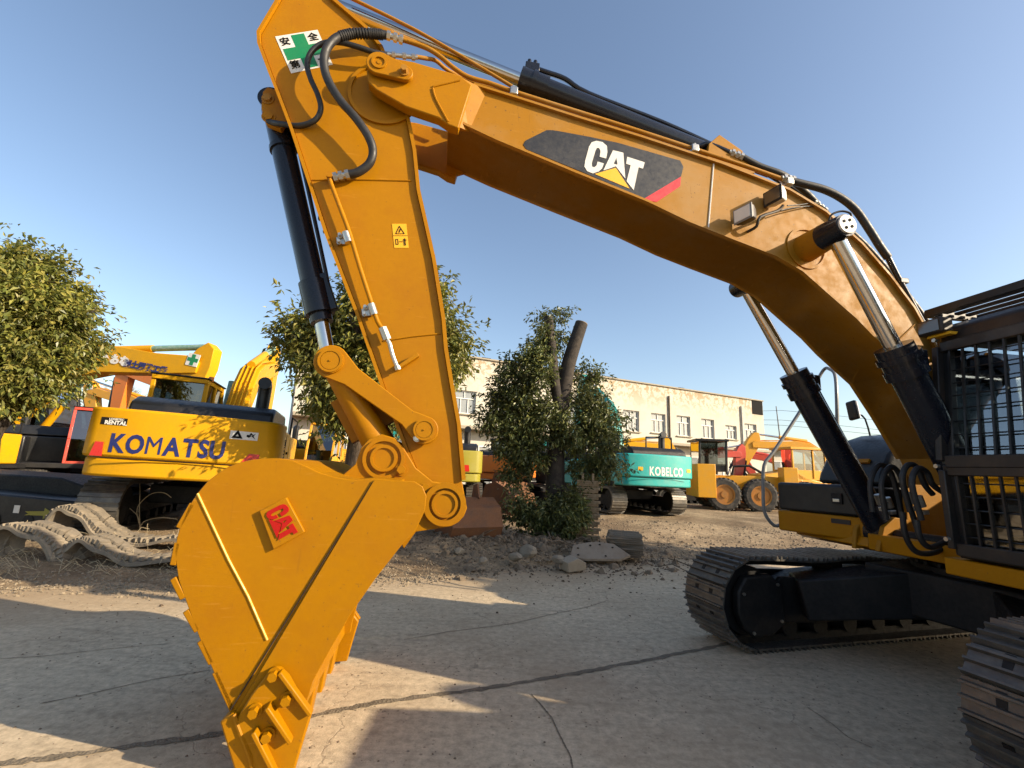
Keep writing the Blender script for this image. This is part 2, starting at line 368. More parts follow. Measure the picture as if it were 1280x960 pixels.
# loose gravel and clods along the road edge
def scatter(name, mat, n, fn, smin, smax, seed=1):
    r = random.Random(seed); m = MB()
    for _ in range(n):
        x, y = fn(r); s_ = smin + (smax - smin) * r.random() ** 3
        z = max(gz(x, y), 0 if y < EDGE(x) + .2 else -9)
        rot = Matrix.Rotation(r.uniform(0, 6.28), 3, 'Z') @ Matrix.Rotation(r.uniform(-.5, .5), 3, 'X')
        vs = []
        for (a, b_, c_) in ((1, 0, -.2), (.3, .9, -.2), (-.8, .5, -.2), (-.7, -.6, -.2), (.4, -.8, -.2), (.4, .1, .6), (-.3, .2, .5), (-.1, -.4, .55)):
            p = rot @ Vector((a * s_ * r.uniform(.7, 1.2), b_ * s_ * r.uniform(.7, 1.2), c_ * s_ * r.uniform(.7, 1.1))); vs.append((x + p.x, y + p.y, z + p.z))
        m.add(vs, [(0, 1, 5), (1, 2, 6), (1, 6, 5), (2, 3, 6), (3, 7, 6), (3, 4, 7), (4, 0, 5), (4, 5, 7), (5, 6, 7), (4, 3, 2, 1, 0)])
    return m.build(name, mat, None, smooth=0, kind='stuff')
STONE = paint('pale_rubble_stone', (.27, .215, .145), .9, (.16, .12, .08), .6, scale=6, wave=.0)
STONED = paint('brown_rubble_clod', (.20, .15, .10), .95, (.10, .08, .05), .6, scale=6, wave=.0)
def edgept(r):
    x = r.uniform(-11, 5); return x, EDGE(x) + abs(r.gauss(0, .7)) - .25 + r.uniform(-.2, .3)
scatter('gravel', STONE, 9000, edgept, .006, .035, 3)
scatter('pebbles', STONED, 4500, lambda r: ((lambda x: (x, r.uniform(EDGE(x) + .3, 15)))(r.uniform(-9, 9))), .01, .06, 4)
scatter('rubble', STONED, 750, lambda r: (r.gauss(.3, 1.7), 9.9 + r.gauss(0, .75)), .02, .15, 5)
scatter('grit', STONED, 3500, lambda r: (r.uniform(-6, 6), r.uniform(2.5, 9.0)), .003, .014, 6)
scatter('litter', paint('dark_leaf_litter', (.09, .06, .035), .95, (.2, .14, .08), .5), 5000, lambda r: (r.gauss(-.3, 2.2), 10.0 + r.gauss(0, 1.1)), .008, .04, 8)
# =================================================================== THE BIG YELLOW EXCAVATOR
X = empty('crawler_excavator', MC, math.pi + YAWB, label='large dark yellow crawler excavator in the foreground with its bucket resting on the concrete', category='excavator')
def poly(pts, v): return [M(px, py, v) for px, py in pts]
def sv(p, v): return Vector((p[0], v, p[1]))

# ---- boom
BW = .30
b_top = poly([(592, 107), (650, 125), (725, 149), (800, 172), (900, 205), (985, 238), (1030, 265), (1075, 305), (1110, 345), (1140, 385), (1165, 430)], BW)
b_bot = poly([(560, 150), (620, 178), (714, 217), (808, 255), (860, 280), (910, 300), (967, 322), (1000, 341), (1035, 372), (1067, 400), (1090, 424)], BW) + poly([(1065, 480), (1092, 521), (1113, 556), (1124, 574)], -BW)
foot = (.433, 2.055)
b_out = b_top + [(.72, 2.55), (.42, 2.28), (.24, 2.10), (.26, 1.90), (.44, 1.82), (.62, 1.76)] + list(reversed(b_bot)) 
boom = MB().prism(b_out, -BW, BW).build('boom', CAT_OLD, X, bevel=.006)
MB().strip(b_top + [(.72, 2.55)], -BW - .035, BW + .035, .022).build('top_flange', CAT_OLD, boom, smooth=40)
MB().strip(list(reversed(b_bot)), -BW - .035, BW + .035, .022).build('bottom_flange', CAT_OLD, boom, smooth=40)
# nose: two ears either side of the stick head, with a stiffening wedge
ear = poly([(458, 88), (463, 78), (472, 72), (484, 71), (517, 77), (575, 94), (590, 106), (573, 160), (561, 156), (548, 147), (507, 133), (470, 112), (460, 102)], .40)
for sgn in (1, -1):
    MB().prism(ear, sgn * .305, sgn * .40).build('nose_ear', CAT_Y, boom, bevel=.01)
a = M(575, 96, .40); b_ = M(558, 152, .40); c = M(592, 108, .30); d = M(579, 163, .30)
for sgn in (1, -1):
    mb = MB()
    vs = [(a[0], sgn * .40, a[1]), (b_[0], sgn * .40, b_[1]), (d[0] - .05, sgn * .30, d[1]), (c[0] - .12, sgn * .30, c[1] - .02)] + [(a[0], sgn * .29, a[1]), (b_[0], sgn * .29, b_[1])]
    mb.add(vs, [(0, 1, 2, 3), (0, 3, 4), (1, 5, 2), (0, 4, 5, 1), (4, 3, 2, 5)])
    mb.build('nose_gusset', CAT_Y, boom)
g = MB(); g.tube([M3(541, 108, .405), M3(575, 100, .405)], .008, 6); g.tube([M3(541, 110, .405), M3(545, 124, .405), M3(560, 152, .405)], .009, 6, 4)
g.build('weld_seam', CAT_Y, boom)
# pin keeper plate
k1 = M3(475, 85, .40); k2 = M3(506, 97, .40)
mb = MB(); ang = math.atan2(k2.z - k1.z, k2.x - k1.x); o_ = []
for i in range(13):
    t = ang + math.pi / 2 + math.pi * i / 12; o_.append((k1.x + .105 * math.cos(t), k1.z + .105 * math.sin(t)))
for i in range(9):
    t = ang - math.pi / 2 + math.pi * i / 8; o_.append((k2.x + .07 * math.cos(t), k2.z + .07 * math.sin(t)))
keeper = mb.prism(o_, .415, .455).build('pin_keeper_plate', CAT_Y, boom, bevel=.006)
def bolt(name, p, r, h, parent, mat, sgn=1, washer=True):
    m = MB(); p = Vector(p)
    if washer: m.cyl(p, p + Vector((0, sgn * h * .25, 0)), r * 1.45, n=16)
    m.cyl(p + Vector((0, sgn * h * .25, 0)), p + Vector((0, sgn * h, 0)), r, n=6); return m.build(name, mat, parent)
bolt('bolt', k2 + Vector((0, .055, 0)), .028, .05, keeper, CAT_OLD)
MB().ring(k1 + Vector((0, .055, 0)), k1 + Vector((0, .066, 0)), .062, .045).cyl(k1 + Vector((0, .055, 0)), k1 + Vector((0, .06, 0)), .018).build('grease_cap', CAT_Y, keeper)
MB().cyl((k1.x, -.42, k1.z), (k1.x, .42, k1.z), .075, n=28).build('nose_pin', CAT_Y, boom)
# vertical weld near the elbow and a second one lower down
g = MB(); g.tube([M3(892, 205, BW + .004), M3(885, 289, BW + .004)], .007, 6); g.build('weld_seam', WHITE, boom)
g = MB(); g.tube([M3(1145, 404, BW + .004), M3(1120, 428, BW + .004)], .007, 6); g.build('weld_seam', CAT_OLD, boom)
# name panel
def onboom(pts, v): return poly(pts, v)
pan = onboom([(654, 181), (657, 176), (683, 163), (690, 163), (697, 164), (735, 171), (773, 179), (839, 198), (850, 201), (854, 209), (851, 221), (806, 248), (795, 244), (720, 212), (658, 187)], BW)
panel = MB().prism(pan, BW + .001, BW + .004).build('name_panel', DECALBLK, boom, smooth=0)
MB().prism(onboom([(851, 221), (850, 233), (821, 252.5), (812, 251.5), (806, 248)], BW), BW + .001, BW + .0035).build('red_stripe', DECALRED, boom, smooth=0)
def cp_(pts): return [(620 + x_ / 4.5714, 60 + y_ / 4.5714) for x_, y_ in pts]
LC = [(572, 533), (607, 540), (632, 562), (635, 598), (628, 634), (591, 624), (596, 592), (588, 574), (575, 574), (566, 592), (546, 660), (547, 680), (560, 685), (573, 674), (579, 652), (615, 662), (605, 690), (585, 708), (552, 719), (520, 706), (504, 680), (508, 648), (530, 567), (545, 542)]
LA1 = [(667, 587), (697, 594), (686, 630), (671, 664), (683, 668), (683, 678), (650, 690), (612, 702)]
LA2 = [(697, 594), (726, 601), (737, 748), (700, 700), (684, 679), (683, 668), (693, 669), (686, 630)]
LT = [(748, 624), (848, 656), (838, 692), (813, 684), (785, 815), (745, 763), (768, 672), (742, 664)]
LTRI = [(683, 687), (762, 806), (563, 722)]
for nm, polys, mt in (('letter', [LC], WHITE), ('letter', [LA1, LA2], WHITE), ('letter', [LT], WHITE), ('emblem_triangle', [LTRI], DECALYEL)):
    mb = MB()
    for p in polys: mb.prism(onboom(cp_(p), BW), BW + .0045, BW + .007)
    mb.build(nm, mt, boom, smooth=0)

# ---- stick
SW = .26
l_edge = [(372, -42), (352, 0), (326, 44), (327, 57), (340, 92), (350, 117), (367, 162), (392, 237), (410, 292), (450, 395), (462, 430), (482, 487), (511, 563), (523, 592)]
r_edge = [(395, -45), (412, 0), (455, 37), (475, 62), (506, 140), (516, 190), (521, 240), (526, 262), (540, 325), (552, 400), (555, 437), (562, 480), (571, 531), (577, 600)]
LE = poly(l_edge, SW); RE = poly(r_edge, SW)
tipc = M(556, 630, SW)
end = [(tipc[0] + .17 * math.cos(t), tipc[1] + .17 * math.sin(t)) for t in [math.pi * 1.05 + k * (math.pi * .9) / 8 for k in range(9)]]
stick = MB().prism(LE + list(reversed(end)) + list(reversed(RE)), -SW, SW).build('stick', CAT_Y, X, bevel=.005)
MB().strip(list(reversed(LE)), -SW - .03, SW + .03, -.025).build('front_flange', CAT_Y, stick, smooth=40)
MB().strip(RE, -SW - .03, SW + .03, -.03).build('rear_flange', CAT_Y, stick, smooth=40)
for a_, b2 in (((391, 225), (514, 226)), ((480, 426), (551, 417))):
    MB().tube([M3(*a_, SW + .003), M3((a_[0] + b2[0]) / 2, (a_[1] + b2[1]) / 2 - 1, SW + .003), M3(*b2, SW + .003)], .007, 6).build('weld_seam', CAT_Y, stick)
c0 = M3(480, 118, SW); MB().ring(c0, c0 + Vector((0, .02, 0)), .30, .27, 40).build('pivot_boss', CAT_Y, stick)
# safety sign
q = [(344, 46), (397, 37.5), (416, 81), (364, 92)]
qs = [M3(x_, y_, SW) for x_, y_ in q]
TL, TR, BR, BL = qs
def bil(u, v, off): p = (TL * (1 - u) + TR * u) * (1 - v) + (BL * (1 - u) + BR * u) * v; return Vector((p.x, SW + off, p.z))
def quadplate(u0, u1, v0, v1, o0, o1):
    vs = [bil(u, v, o) for o in (o0, o1) for u, v in ((u0, v0), (u1, v0), (u1, v1), (u0, v1))]
    return vs, [(0, 1, 2, 3), (4, 5, 6, 7), (0, 4, 5, 1), (1, 5, 6, 2), (2, 6, 7, 3), (3, 7, 4, 0)]
MB().add(*quadplate(0, 1, 0, 1, .001, .003)).build('safety_sign', WHITE, stick, smooth=0)
mb = MB(); mb.add(*quadplate(.35, .66, .04, .96, .0034, .0046)); mb.add(*quadplate(.05, .95, .36, .67, .0036, .0048)); mb.build('green_cross', GREENP, stick, smooth=0)
rt = (TR - TL).normalized(); upv = (TL - BL).normalized()
for ch, u, v in (('安', .17, .19), ('全', .83, .19), ('第', .17, .82), ('一', .83, .82)):
    text_on('sign_character', ch, .084, bil(u, v, .0062), rt, upv, INK, stick, off=.0012)
# yellow warning sticker
q = [M3(490, 280, SW), M3(508, 280, SW), M3(511, 310, SW), M3(493, 310, SW)]; TL, TR, BR, BL = q
MB().add(*quadplate(0, 1, 0, 1, .001, .003)).build('warning_sticker', STICKY, stick, smooth=0)
mb = MB()
def seg(u0, v0, u1, v1, r=.0035): mb.tube([bil(u0, v0, .004), bil(u1, v1, .004)], r, 4)
seg(.2, .42, .8, .42); seg(.2, .42, .5, .1); seg(.8, .42, .5, .1); seg(.45, .36, .55, .22, .005); seg(0, .5, 1, .5, .002)
seg(.78, .62, .78, .9, .007); seg(.66, .68, .9, .68, .004); seg(.35, .75, .62, .75, .003); seg(.15, .65, .15, .86, .003); seg(.15, .65, .3, .65, .003); seg(.3, .65, .3, .86, .003); seg(.15, .86, .3, .86, .003)
mb.build('warning_symbols', INK, stick, smooth=0)
# pipe with clamps on the stick
pv = SW + .06
P_ = [M3(x_, y_, pv) for x_, y_ in [(412, 222), (414, 230), (426, 262), (437, 292), (450, 335), (464, 378), (472, 402), (479, 412)]]
MB().tube(P_, .018, 12, 3).build('grease_pipe', CAT_Y, stick)
MB().cyl(P_[0] + Vector((0, -.06, .01)), P_[0] + Vector((0, .035, .01)), .026, n=14).build('pipe_elbow', CAT_Y, stick)
for (x_, y_) in ((434, 297), (466, 387)):
    p = M3(x_, y_, pv); dd = (P_[4] - P_[2]).normalized(); mb = MB()
    mb.cyl(p - dd * .045, p + dd * .045, .03, n=14); mb.beam(p + Vector((.0, -.05, 0)), p + Vector((.085, -.045, -.02)), .06, .02, up=(0, 1, 0))
    cl = mb.build('pipe_clamp', ZINC, stick)
    bolt('bolt', p + Vector((.06, -.03, .02)), .013, .04, cl, ZINC); bolt('bolt', p + Vector((.062, -.03, -.035)), .013, .04, cl, ZINC)
mb = MB(); a1 = M3(478, 410, pv); a2 = M3(484, 425, pv); a3 = M3(487, 430, pv); a4 = M3(496, 458, pv)
mb.cyl(a1, a2, .034, n=6); mb.tube([a3 - (a3 - a2) * 1, a3, (a3 + a4) / 2 + Vector((.005, 0, 0)), a4], .017, 10, 3); mb.cyl(a4, a4 + (a4 - a3).normalized() * .03, .024, n=6)
mb.build('pipe_fitting', ZINC, stick)
mb = MB(); a1 = M3(499, 460, SW + .02); a2 = M3(523, 444, SW + .02); mb.beam(a1, a2, .03, .085, up=(0, 1, 0)); mb.build('welded_tab', CAT_Y, stick, bevel=.003)
for x_, y_ in ((329, 140), (333, 158)):
    pass
mb = MB()
cyl_head = M3(346, 140, 0)
for sgn in (1, -1):
    mb.prism([M(336, 112, .12), M(352, 118, .12), M(362, 150, .12), M(352, 165, .12), M(334, 158, .12), M(328, 138, .12), M(330, 118, .12)], sgn * .10, sgn * .15)
mb.build('cylinder_bracket', CAT_Y, stick, bevel=.005)
bolt('bracket_pin', M3(335, 124, .15), .035, .03, stick, CAT_OLD)
bolt('bracket_pin', M3(336, 146, .15), .04, .02, stick, CAT_Y)
# small lugs on the left edge
mb = MB()
for x_, y_ in ((404, 272), (410, 288)): 
    p = M3(x_, y_, .18); mb.box(p, (.07, .03, .05))
mb.build('edge_lug', BLACK, stick)

# ---- bucket cylinder
bc = MB()
t0 = M3(342, 132, 0); t1 = M3(401, 396, 0); t2 = M3(410, 445, 0); dd = (t1 - t0).normalized()
cyl = MB().cyl(t0 + dd * .02, t1 - dd * .12, .098, n=32).cyl(t0 - Vector((0, .095, 0)), t0 + Vector((0, .095, 0)), .1, n=28).build('bucket_cylinder', BLUEBLACK, X)
MB().cyl(t0 + dd * .42, t0 + dd * .455, .112, n=32).cyl(t0 + dd * .06, t0 + dd * .1, .108, n=32).build('barrel_band', BLUEBLACK, cyl)
MB().cyl(t1 - dd * .30, t1 - dd * .02, .118, n=32).cyl(t1 - dd * .02, t1 + dd * .05, .09, n=28).build('cylinder_head', BLUEBLACK, cyl)
MB().cyl(t1, t2, .058, n=24).build('rod', CHROME, cyl)
MB().beam(t1 - dd * .38 + Vector((-.10, .03, 0)), t1 - dd * .06 + Vector((-.13, .03, 0)), .06, .07, up=(0, 1, 0)).build('port_block', BLUEBLACK, cyl, bevel=.008)
MB().tube([t0 + dd * .28 + Vector((-.11, .05, 0)), t0 + dd * .5 + Vector((-.14, .05, 0)), t1 - dd * .4 + Vector((-.13, .05, 0)), t1 - dd * .3 + Vector((-.12, .04, 0))], .017, 8, 3).build('pipe', BLUEBLACK, cyl)

# ---- bucket linkage
pinA = M3(412, 450, .40); pinB = M3(530, 537, .40); pinC = M3(480, 573, .30); pinD = M(556, 630, .30)
def link(name, p, q, r1, r2, v0, v1, waist=.62):
    p = Vector((p.x, 0, p.z)); q = Vector((q.x, 0, q.z)); a = math.atan2(q.z - p.z, q.x - p.x); o = []
    for i in range(15):
        t = a + math.pi * .38 + (2 * math.pi - math.pi * .76) * i / 14; o.append((p.x + r1 * math.cos(t), p.z + r1 * math.sin(t)))
    nx, nz = -math.sin(a), math.cos(a); L = (q - p).length; ca, sa = math.cos(a), math.sin(a)
    o.append((p.x + ca * r1 * 1.5 - nx * r1 * waist, p.z + sa * r1 * 1.5 - nz * r1 * waist)); o.append((q.x - ca * r2 * 1.5 - nx * r2 * waist, q.z - sa * r2 * 1.5 - nz * r2 * waist))
    for i in range(15):
        t = a - math.pi * .62 + (2 * math.pi - math.pi * .76) * i / 14; o.append((q.x + r2 * math.cos(t), q.z + r2 * math.sin(t)))
    o.append((q.x - ca * r2 * 1.5 + nx * r2 * waist, q.z - sa * r2 * 1.5 + nz * r2 * waist)); o.append((p.x + ca * r1 * 1.5 + nx * r1 * waist, p.z + sa * r1 * 1.5 + nz * r1 * waist))
    return MB().prism(o, v0, v1).build(name, CAT_Y, X, bevel=.006)
def pincap(name, p, v, r, parent, sgn=1):
    p = Vector((p.x, v, p.z)); m = MB(); y = Vector((0, sgn, 0))
    m.cyl(p, p + y * .02, r, n=28); m.ring(p + y * .02, p + y * .032, r * .92, r * .74, 28); m.cyl(p + y * .02, p + y * .028, r * .7, n=24); m.cyl(p + y * .028, p + y * .036, r * .08, n=6)
    return m.build(name, CAT_Y, parent)
for sgn in (1, -1):
    lk = link('idler_link', pinA, pinB, .125, .105, sgn * .30, sgn * .36)
    if sgn > 0:
        pincap('pin_cap', pinA, .36, .095, lk); pincap('pin_cap', pinB, .36, .085, lk)
        bolt('bolt', M3(521, 548, .36), .018, .03, lk, ZINC)
MB().cyl((pinA.x, -.36, pinA.z), (pinA.x, .36, pinA.z), .07, n=24).cyl((pinA.x, -.12, pinA.z), (pinA.x, .12, pinA.z), .11, n=24).build('link_pin', CAT_Y, X)
MB().cyl((pinB.x, -.36, pinB.z), (pinB.x, .36, pinB.z), .065, n=24).build('link_pin', CAT_Y, X)
# power link: rounded casting to the bucket
mb = MB()
A0 = Vector((pinA.x, 0, pinA.z)); C0 = Vector((pinC.x, 0, pinC.z))
for sgn in (1, -1):
    mb.tube([A0 + Vector((0, sgn * .25, 0)), (A0 * .8 + C0 * .2) + Vector((0, sgn * .24, 0)), (A0 * .45 + C0 * .55) + Vector((.0, sgn * .2, 0)), C0 + Vector((0, sgn * .17, 0))], [.10, .10, .105, .12], 16, 4)
mb.beam(A0 * .75 + C0 * .25, A0 * .3 + C0 * .7, .36, .10, up=(0, 1, 0))
mb.cyl(C0 + Vector((0, -.24, 0)), C0 + Vector((0, .24, 0)), .14, n=28); mb.cyl(A0 + Vector((0, -.28, 0)), A0 + Vector((0, -.14, 0)), .115, n=24); mb.cyl(A0 + Vector((0, .14, 0)), A0 + Vector((0, .28, 0)), .115, n=24)
mb.build('power_link', CAT_Y, X)

# ---- bucket
BK = .74
side = [(218, 690), (221, 672), (226, 655), (235, 634), (247, 616), (259, 602), (273, 591), (286, 583), (300, 578), (316, 574.5), (333, 573), (349, 573), (365, 575), (383, 583), (400, 591), (421, 597), (442, 600), (467, 598), (500, 601), (518, 602), (528, 608), (533, 620), (531, 638), (520, 662), (503, 680), (470, 722), (440, 765), (415, 808), (392, 850), (382, 884), (378, 905), (300, 930), (290, 898), (282, 875), (268, 843), (250, 800), (237, 765), (223, 725)]
SP = poly(side, BK)
bucket = empty('bucket', (0, 0, 0)); bucket.parent = X
shell_path = SP[30:] + SP[:16] if False else None
for sgn in (1, -1):
    MB().prism(SP, sgn * (BK - .028), sgn * BK).build('side_plate', CAT_Y, bucket, bevel=.004)
# rolled shell: round the back from lip to the pin ears
back = list(reversed(SP[31:])) ; back = [SP[31]] + [] 
order = [31, 32, 33, 34, 35, 36, 37, 0, 1, 2, 3, 4, 5, 6, 7, 8, 9, 10, 11, 12, 13, 14, 15, 16, 17, 18]
path = [SP[i] for i in order]
MB().strip(path, -BK + .025, BK - .025, .03).build('shell', CAT_Y, bucket, smooth=50)
# thick cutter-side plate to the right of the groove
cut = poly([(468, 600), (500, 601), (518, 602), (528, 608), (533, 620), (531, 638), (520, 662), (503, 680), (470, 722), (440, 765), (415, 808), (392, 850), (382, 884), (378, 905), (302, 932), (291, 897)], BK)
for sgn in (1, -1):
    MB().prism(cut, sgn * (BK + .001), sgn * (BK + .016)).build('cutter_plate', CAT_Y, bucket, bevel=.003)
MB().tube([M3(466, 603, BK + .008), M3(288, 888, BK + .008)], .0045, 6).build('groove_seam', paint('seam_shadow_gap', (.03, .014, .004), .9), bucket)
MB().tube([M3(247, 617, BK + .003), M3(286, 700, BK + .003), M3(310, 745, BK + .003), M3(334, 800, BK + .003)], .007, 6).build('weld_bead', DECALYEL, bucket)
# wear pads round the heel
for (a_, b2) in (((238, 630), (220, 661)), ((219, 679), (213, 708)), ((213, 724), (226, 750)), ((229, 765), (244, 791)), ((247, 803), (262, 832)), ((266, 842), (289, 891))):
    p0, p1 = M3(*a_, BK + .02), M3(*b2, BK + .02)
    for vv in (BK - .06, -BK + .06):
        A1 = Vector((p0.x, vv, p0.z)); B1 = Vector((p1.x, vv, p1.z))
        MB().beam(A1, B1, .12, .036, up=((B1 - A1).cross(Vector((0, 1, 0))))).build('wear_pad', CAT_Y, bucket, bevel=.006)
# ribs across the back
# ears
EV = .27
earb = poly([(424, 598), (445, 580), (452, 560), (462, 549), (478, 543), (494, 548), (505, 560), (520, 585), (541, 602), (562, 605), (574, 614), (579, 632), (572, 650), (555, 659), (520, 664), (505, 685), (480, 640), (430, 615)], .30)
for sgn in (1, -1):
    e_ = MB().prism(earb, sgn * .28, sgn * .33).build('bucket_ear', CAT_Y, bucket, bevel=.006)
    if sgn > 0:
        p = M3(480, 573, .33); MB().ring(p, p + Vector((0, .02, 0)), .15, .125, 32).cyl(p, p + Vector((0, .018, 0)), .10, n=28).ring(p + Vector((0, .018, 0)), p + Vector((0, .03, 0)), .095, .075, 28).build('pin_boss', CAT_Y, e_)
        p = M3(556, 630, .33); MB().ring(p, p + Vector((0, .035, 0)), .155, .115, 32).cyl(p, p + Vector((0, .02, 0)), .10, n=28).ring(p + Vector((0, .02, 0)), p + Vector((0, .032, 0)), .095, .075, 28).build('pin_boss', CAT_Y, e_)
        bolt('bolt', M3(502, 587, .33), .032, .045, e_, CAT_Y); bolt('bolt', M3(532, 609, .33), .03, .012, e_, CAT_Y)
MB().cyl((pinC.x, -.33, pinC.z), (pinC.x, .33, pinC.z), .08, n=24).cyl((pinD[0], -.33, pinD[1]), (pinD[0], .33, pinD[1]), .085, n=24).build('bucket_pin', CAT_Y, bucket)
# cutting lip and teeth
L0 = M3(300, 912, BK); L1 = M3(372, 895, BK)
lipa = Vector(((L0.x + L1.x) / 2, 0, (L0.z + L1.z) / 2))
tipz = .03; tips = M(335, 985, BK)[0]
ldir = (Vector((tips, 0, tipz)) - lipa).normalized()
MB().beam(Vector((lipa.x, -BK, lipa.z)), Vector((lipa.x, BK, lipa.z)), .26, .10, up=ldir).build('cutting_lip', CAT_Y, bucket, bevel=.01)
for k in range(5):
    v = BK - .09 - k * (2 * BK - .18) / 4; base = Vector((lipa.x, v, lipa.z)); w_ = Vector((0, v, 0))
    ad = MB().beam(base - ldir * .16, base + ldir * .14, .19, .20, up=(0, 1, 0), w2=.14, h2=.12).build('tooth_adapter', CAT_Y, bucket, bevel=.02)
    MB().beam(base + ldir * .12, base + ldir * .36, .16, .13, up=(0, 1, 0), w2=.035, h2=.11).build('tooth_point', CAT_Y, ad, bevel=.012)
    if k < 4: MB().beam(base + Vector((0, -.17, 0)) - ldir * .08, base + Vector((0, -.17, 0)) + ldir * .10, .15, .12, up=(0, 1, 0), w2=.04, h2=.11).build('lip_shroud', CAT_Y, bucket, bevel=.01)
# bolted side cutters
sc_ = poly([(337, 838), (343, 832), (352, 833), (362, 843), (376, 868), (391, 889), (380, 925), (366, 972), (322, 978), (316, 940), (298, 902), (300, 893), (316, 866)], BK + .03)
for sgn in (1, -1):
    s_ = MB().prism(sc_, sgn * (BK + .018), sgn * (BK + .06)).build('side_cutter', CAT_Y, bucket, bevel=.01)
    m = MB()
    for a_, b2, hh in (((354, 834), (391, 888), .05), ((340, 874), (367, 920), .07), ((323, 905), (352, 968), .06)):
        p0 = M3(*a_, BK + .03); p1 = M3(*b2, BK + .03)
        P0 = Vector((p0.x, sgn * (BK + .06), p0.z)); P1 = Vector((p1.x, sgn * (BK + .06), p1.z)); m.beam(P0 + Vector((0, sgn * hh / 2, 0)), P1 + Vector((0, sgn * hh * .1, 0)), .025, hh, up=(0, 1, 0))
    m.build('cutter_rib', CAT_Y, s_, bevel=.006)
    for x_, y_ in ((344, 842), (360, 872), (320, 887), (336, 917)):
        p = M3(x_, y_, BK + .06); p.y *= sgn; bolt('bolt', p, .026, .055, s_, CAT_Y, sgn)
lf = poly([(276, 900), (292, 890), (300, 898), (322, 960), (326, 1000), (306, 1000)], BK + .03)
MB().prism(lf, BK - .06, BK + .05).build('corner_adapter', CAT_Y, bucket, bevel=.012)
MB().tube([M3(292, 893, BK + .055), M3(312, 945, BK + .055), M3(322, 985, BK + .055)], .012, 6).build('weld_bead', CAT_Y, bucket)
# small cast plate with lettering
def c4(x_, y_): return (200 + x_ / 4.8, 560 + y_ / 4.8)
pq = [c4(605, 375), c4(765, 295), c4(875, 500), c4(690, 605)]
MB().prism(poly(pq, BK), BK + .001, BK + .028).build('cast_plate', CAT_Y, bucket, bevel=.004)
O_ = Vector(c4(632, 395)); U_ = Vector(c4(632 + 88, 395 + 165)) - O_; W_ = Vector(c4(632 + 112, 395 - 58)) - O_
def canon(p):   # from the boom panel's letters to a unit square
    x_, y_ = p[0] - 504, p[1] - 705; det = 300 * -165 - 45 * 110
    return ((x_ * -165 - 45 * y_) / det, (300 * y_ - x_ * 110) / det)
for nm, polys in (('letter', [LC]), ('letter', [LA1, LA2]), ('letter', [LT]), ('emblem_triangle', [LTRI])):
    mb = MB()
    for p in polys:
        pp = []
        for q_ in p:
            u_, w2_ = canon(q_); s2 = O_ + U_ * u_ + W_ * w2_; pp.append(tuple(s2))
        mb.prism(poly(pp, BK + .03), BK + .029, BK + .036)
    mb.build(nm, CASTRED, bucket, smooth=0)

# ---- hoses on the stick head
def hose(name, pts, r, mat=RUBBER, parent=None, n=12, sm=6): return MB().tube([M3(*p) for p in pts], r, n, sm).build(name, mat, parent or X)
hose('hydraulic_hose', [(483, 44, .36), (462, 42, .38), (440, 42, .40), (420, 48, .42), (408, 62, .43), (405, 80, .43), (410, 100, .42), (425, 125, .41), (445, 148, .40), (460, 170, .39), (466, 188, .37), (462, 204, .35), (448, 215, .33), (436, 218, .32)], .034)
hose('hydraulic_hose', [(489, 69, .34), (470, 66, .36), (445, 58, .38), (425, 53, .38), (405, 54, .38), (390, 64, .38), (384, 80, .37), (388, 98, .36), (397, 118, .35), (401, 136, .34), (394, 150, .32), (375, 157, .28), (352, 155, .22), (335, 152, .14)], .022, RUBBER)
# wrapped sleeve rings on the big hose
mb = MB(); pr = [M3(*p) for p in [(478, 43.5, .365), (462, 42, .38), (440, 42, .40), (424, 46, .415)]]
for i in range(3):
    for k in range(6):
        p = pr[i].lerp(pr[i + 1], k / 6); d_ = (pr[i + 1] - pr[i]).normalized(); mb.cyl(p, p + d_ * .012, .041, n=12)
mb.build('hose_sleeve', RUBBER, X)
def fitting(pts, r, mat=ZINC):
    P = [M3(*p) for p in pts]; m = MB(); m.tube(P, r, 12)
    d_ = (P[-1] - P[0]); L = d_.length; d_.normalize()
    for k in (.15, .5, .8): m.cyl(P[0] + d_ * L * k, P[0] + d_ * (L * k + .03), r * 1.45, n=6)
    return m.build('hose_fitting', mat, X)
fitting([(480, 43, .365), (504, 50, .35)], .026); fitting([(484, 68, .35), (522, 72, .33)], .018)
fitting([(440, 217, .325), (417, 222, .31)], .026)
# steel pipes along the boom's near top edge
hose('boom_pipe', [(504, 50, .35), (520, 55, .34), (537, 62, .34), (552, 72, .33), (566, 84, .32), (585, 96, .30), (612, 104, .29), (640, 114, .28), (700, 133, .28), (780, 158, .28), (860, 184, .28), (930, 207, .28), (978, 224, .28)], .020, CAT_OLD, sm=4)
hose('boom_pipe', [(520, 71, .33), (532, 73, .31), (545, 76, .28), (560, 88, .22), (590, 102, .14), (640, 117, .10), (760, 155, .08), (900, 199, .08), (960, 220, .08)], .017, CAT_OLD, sm=4)
hose('boom_pipe', [(437, -3, .12), (520, 38, .12), (600, 84, .12), (640, 108, .1)], .016, CAT_OLD, sm=3)
for x_, y_ in ((642, 114), (867, 185), (985, 226)):
    p = M3(x_, y_, .28); MB().box(p + Vector((0, -.04, -.02)), (.07, .16, .075)).build('pipe_clamp', ZINC, X, bevel=.008)
    bolt('clamp_bolt', p + Vector((0, 0, .02)), .012, .03, X, ZINC)
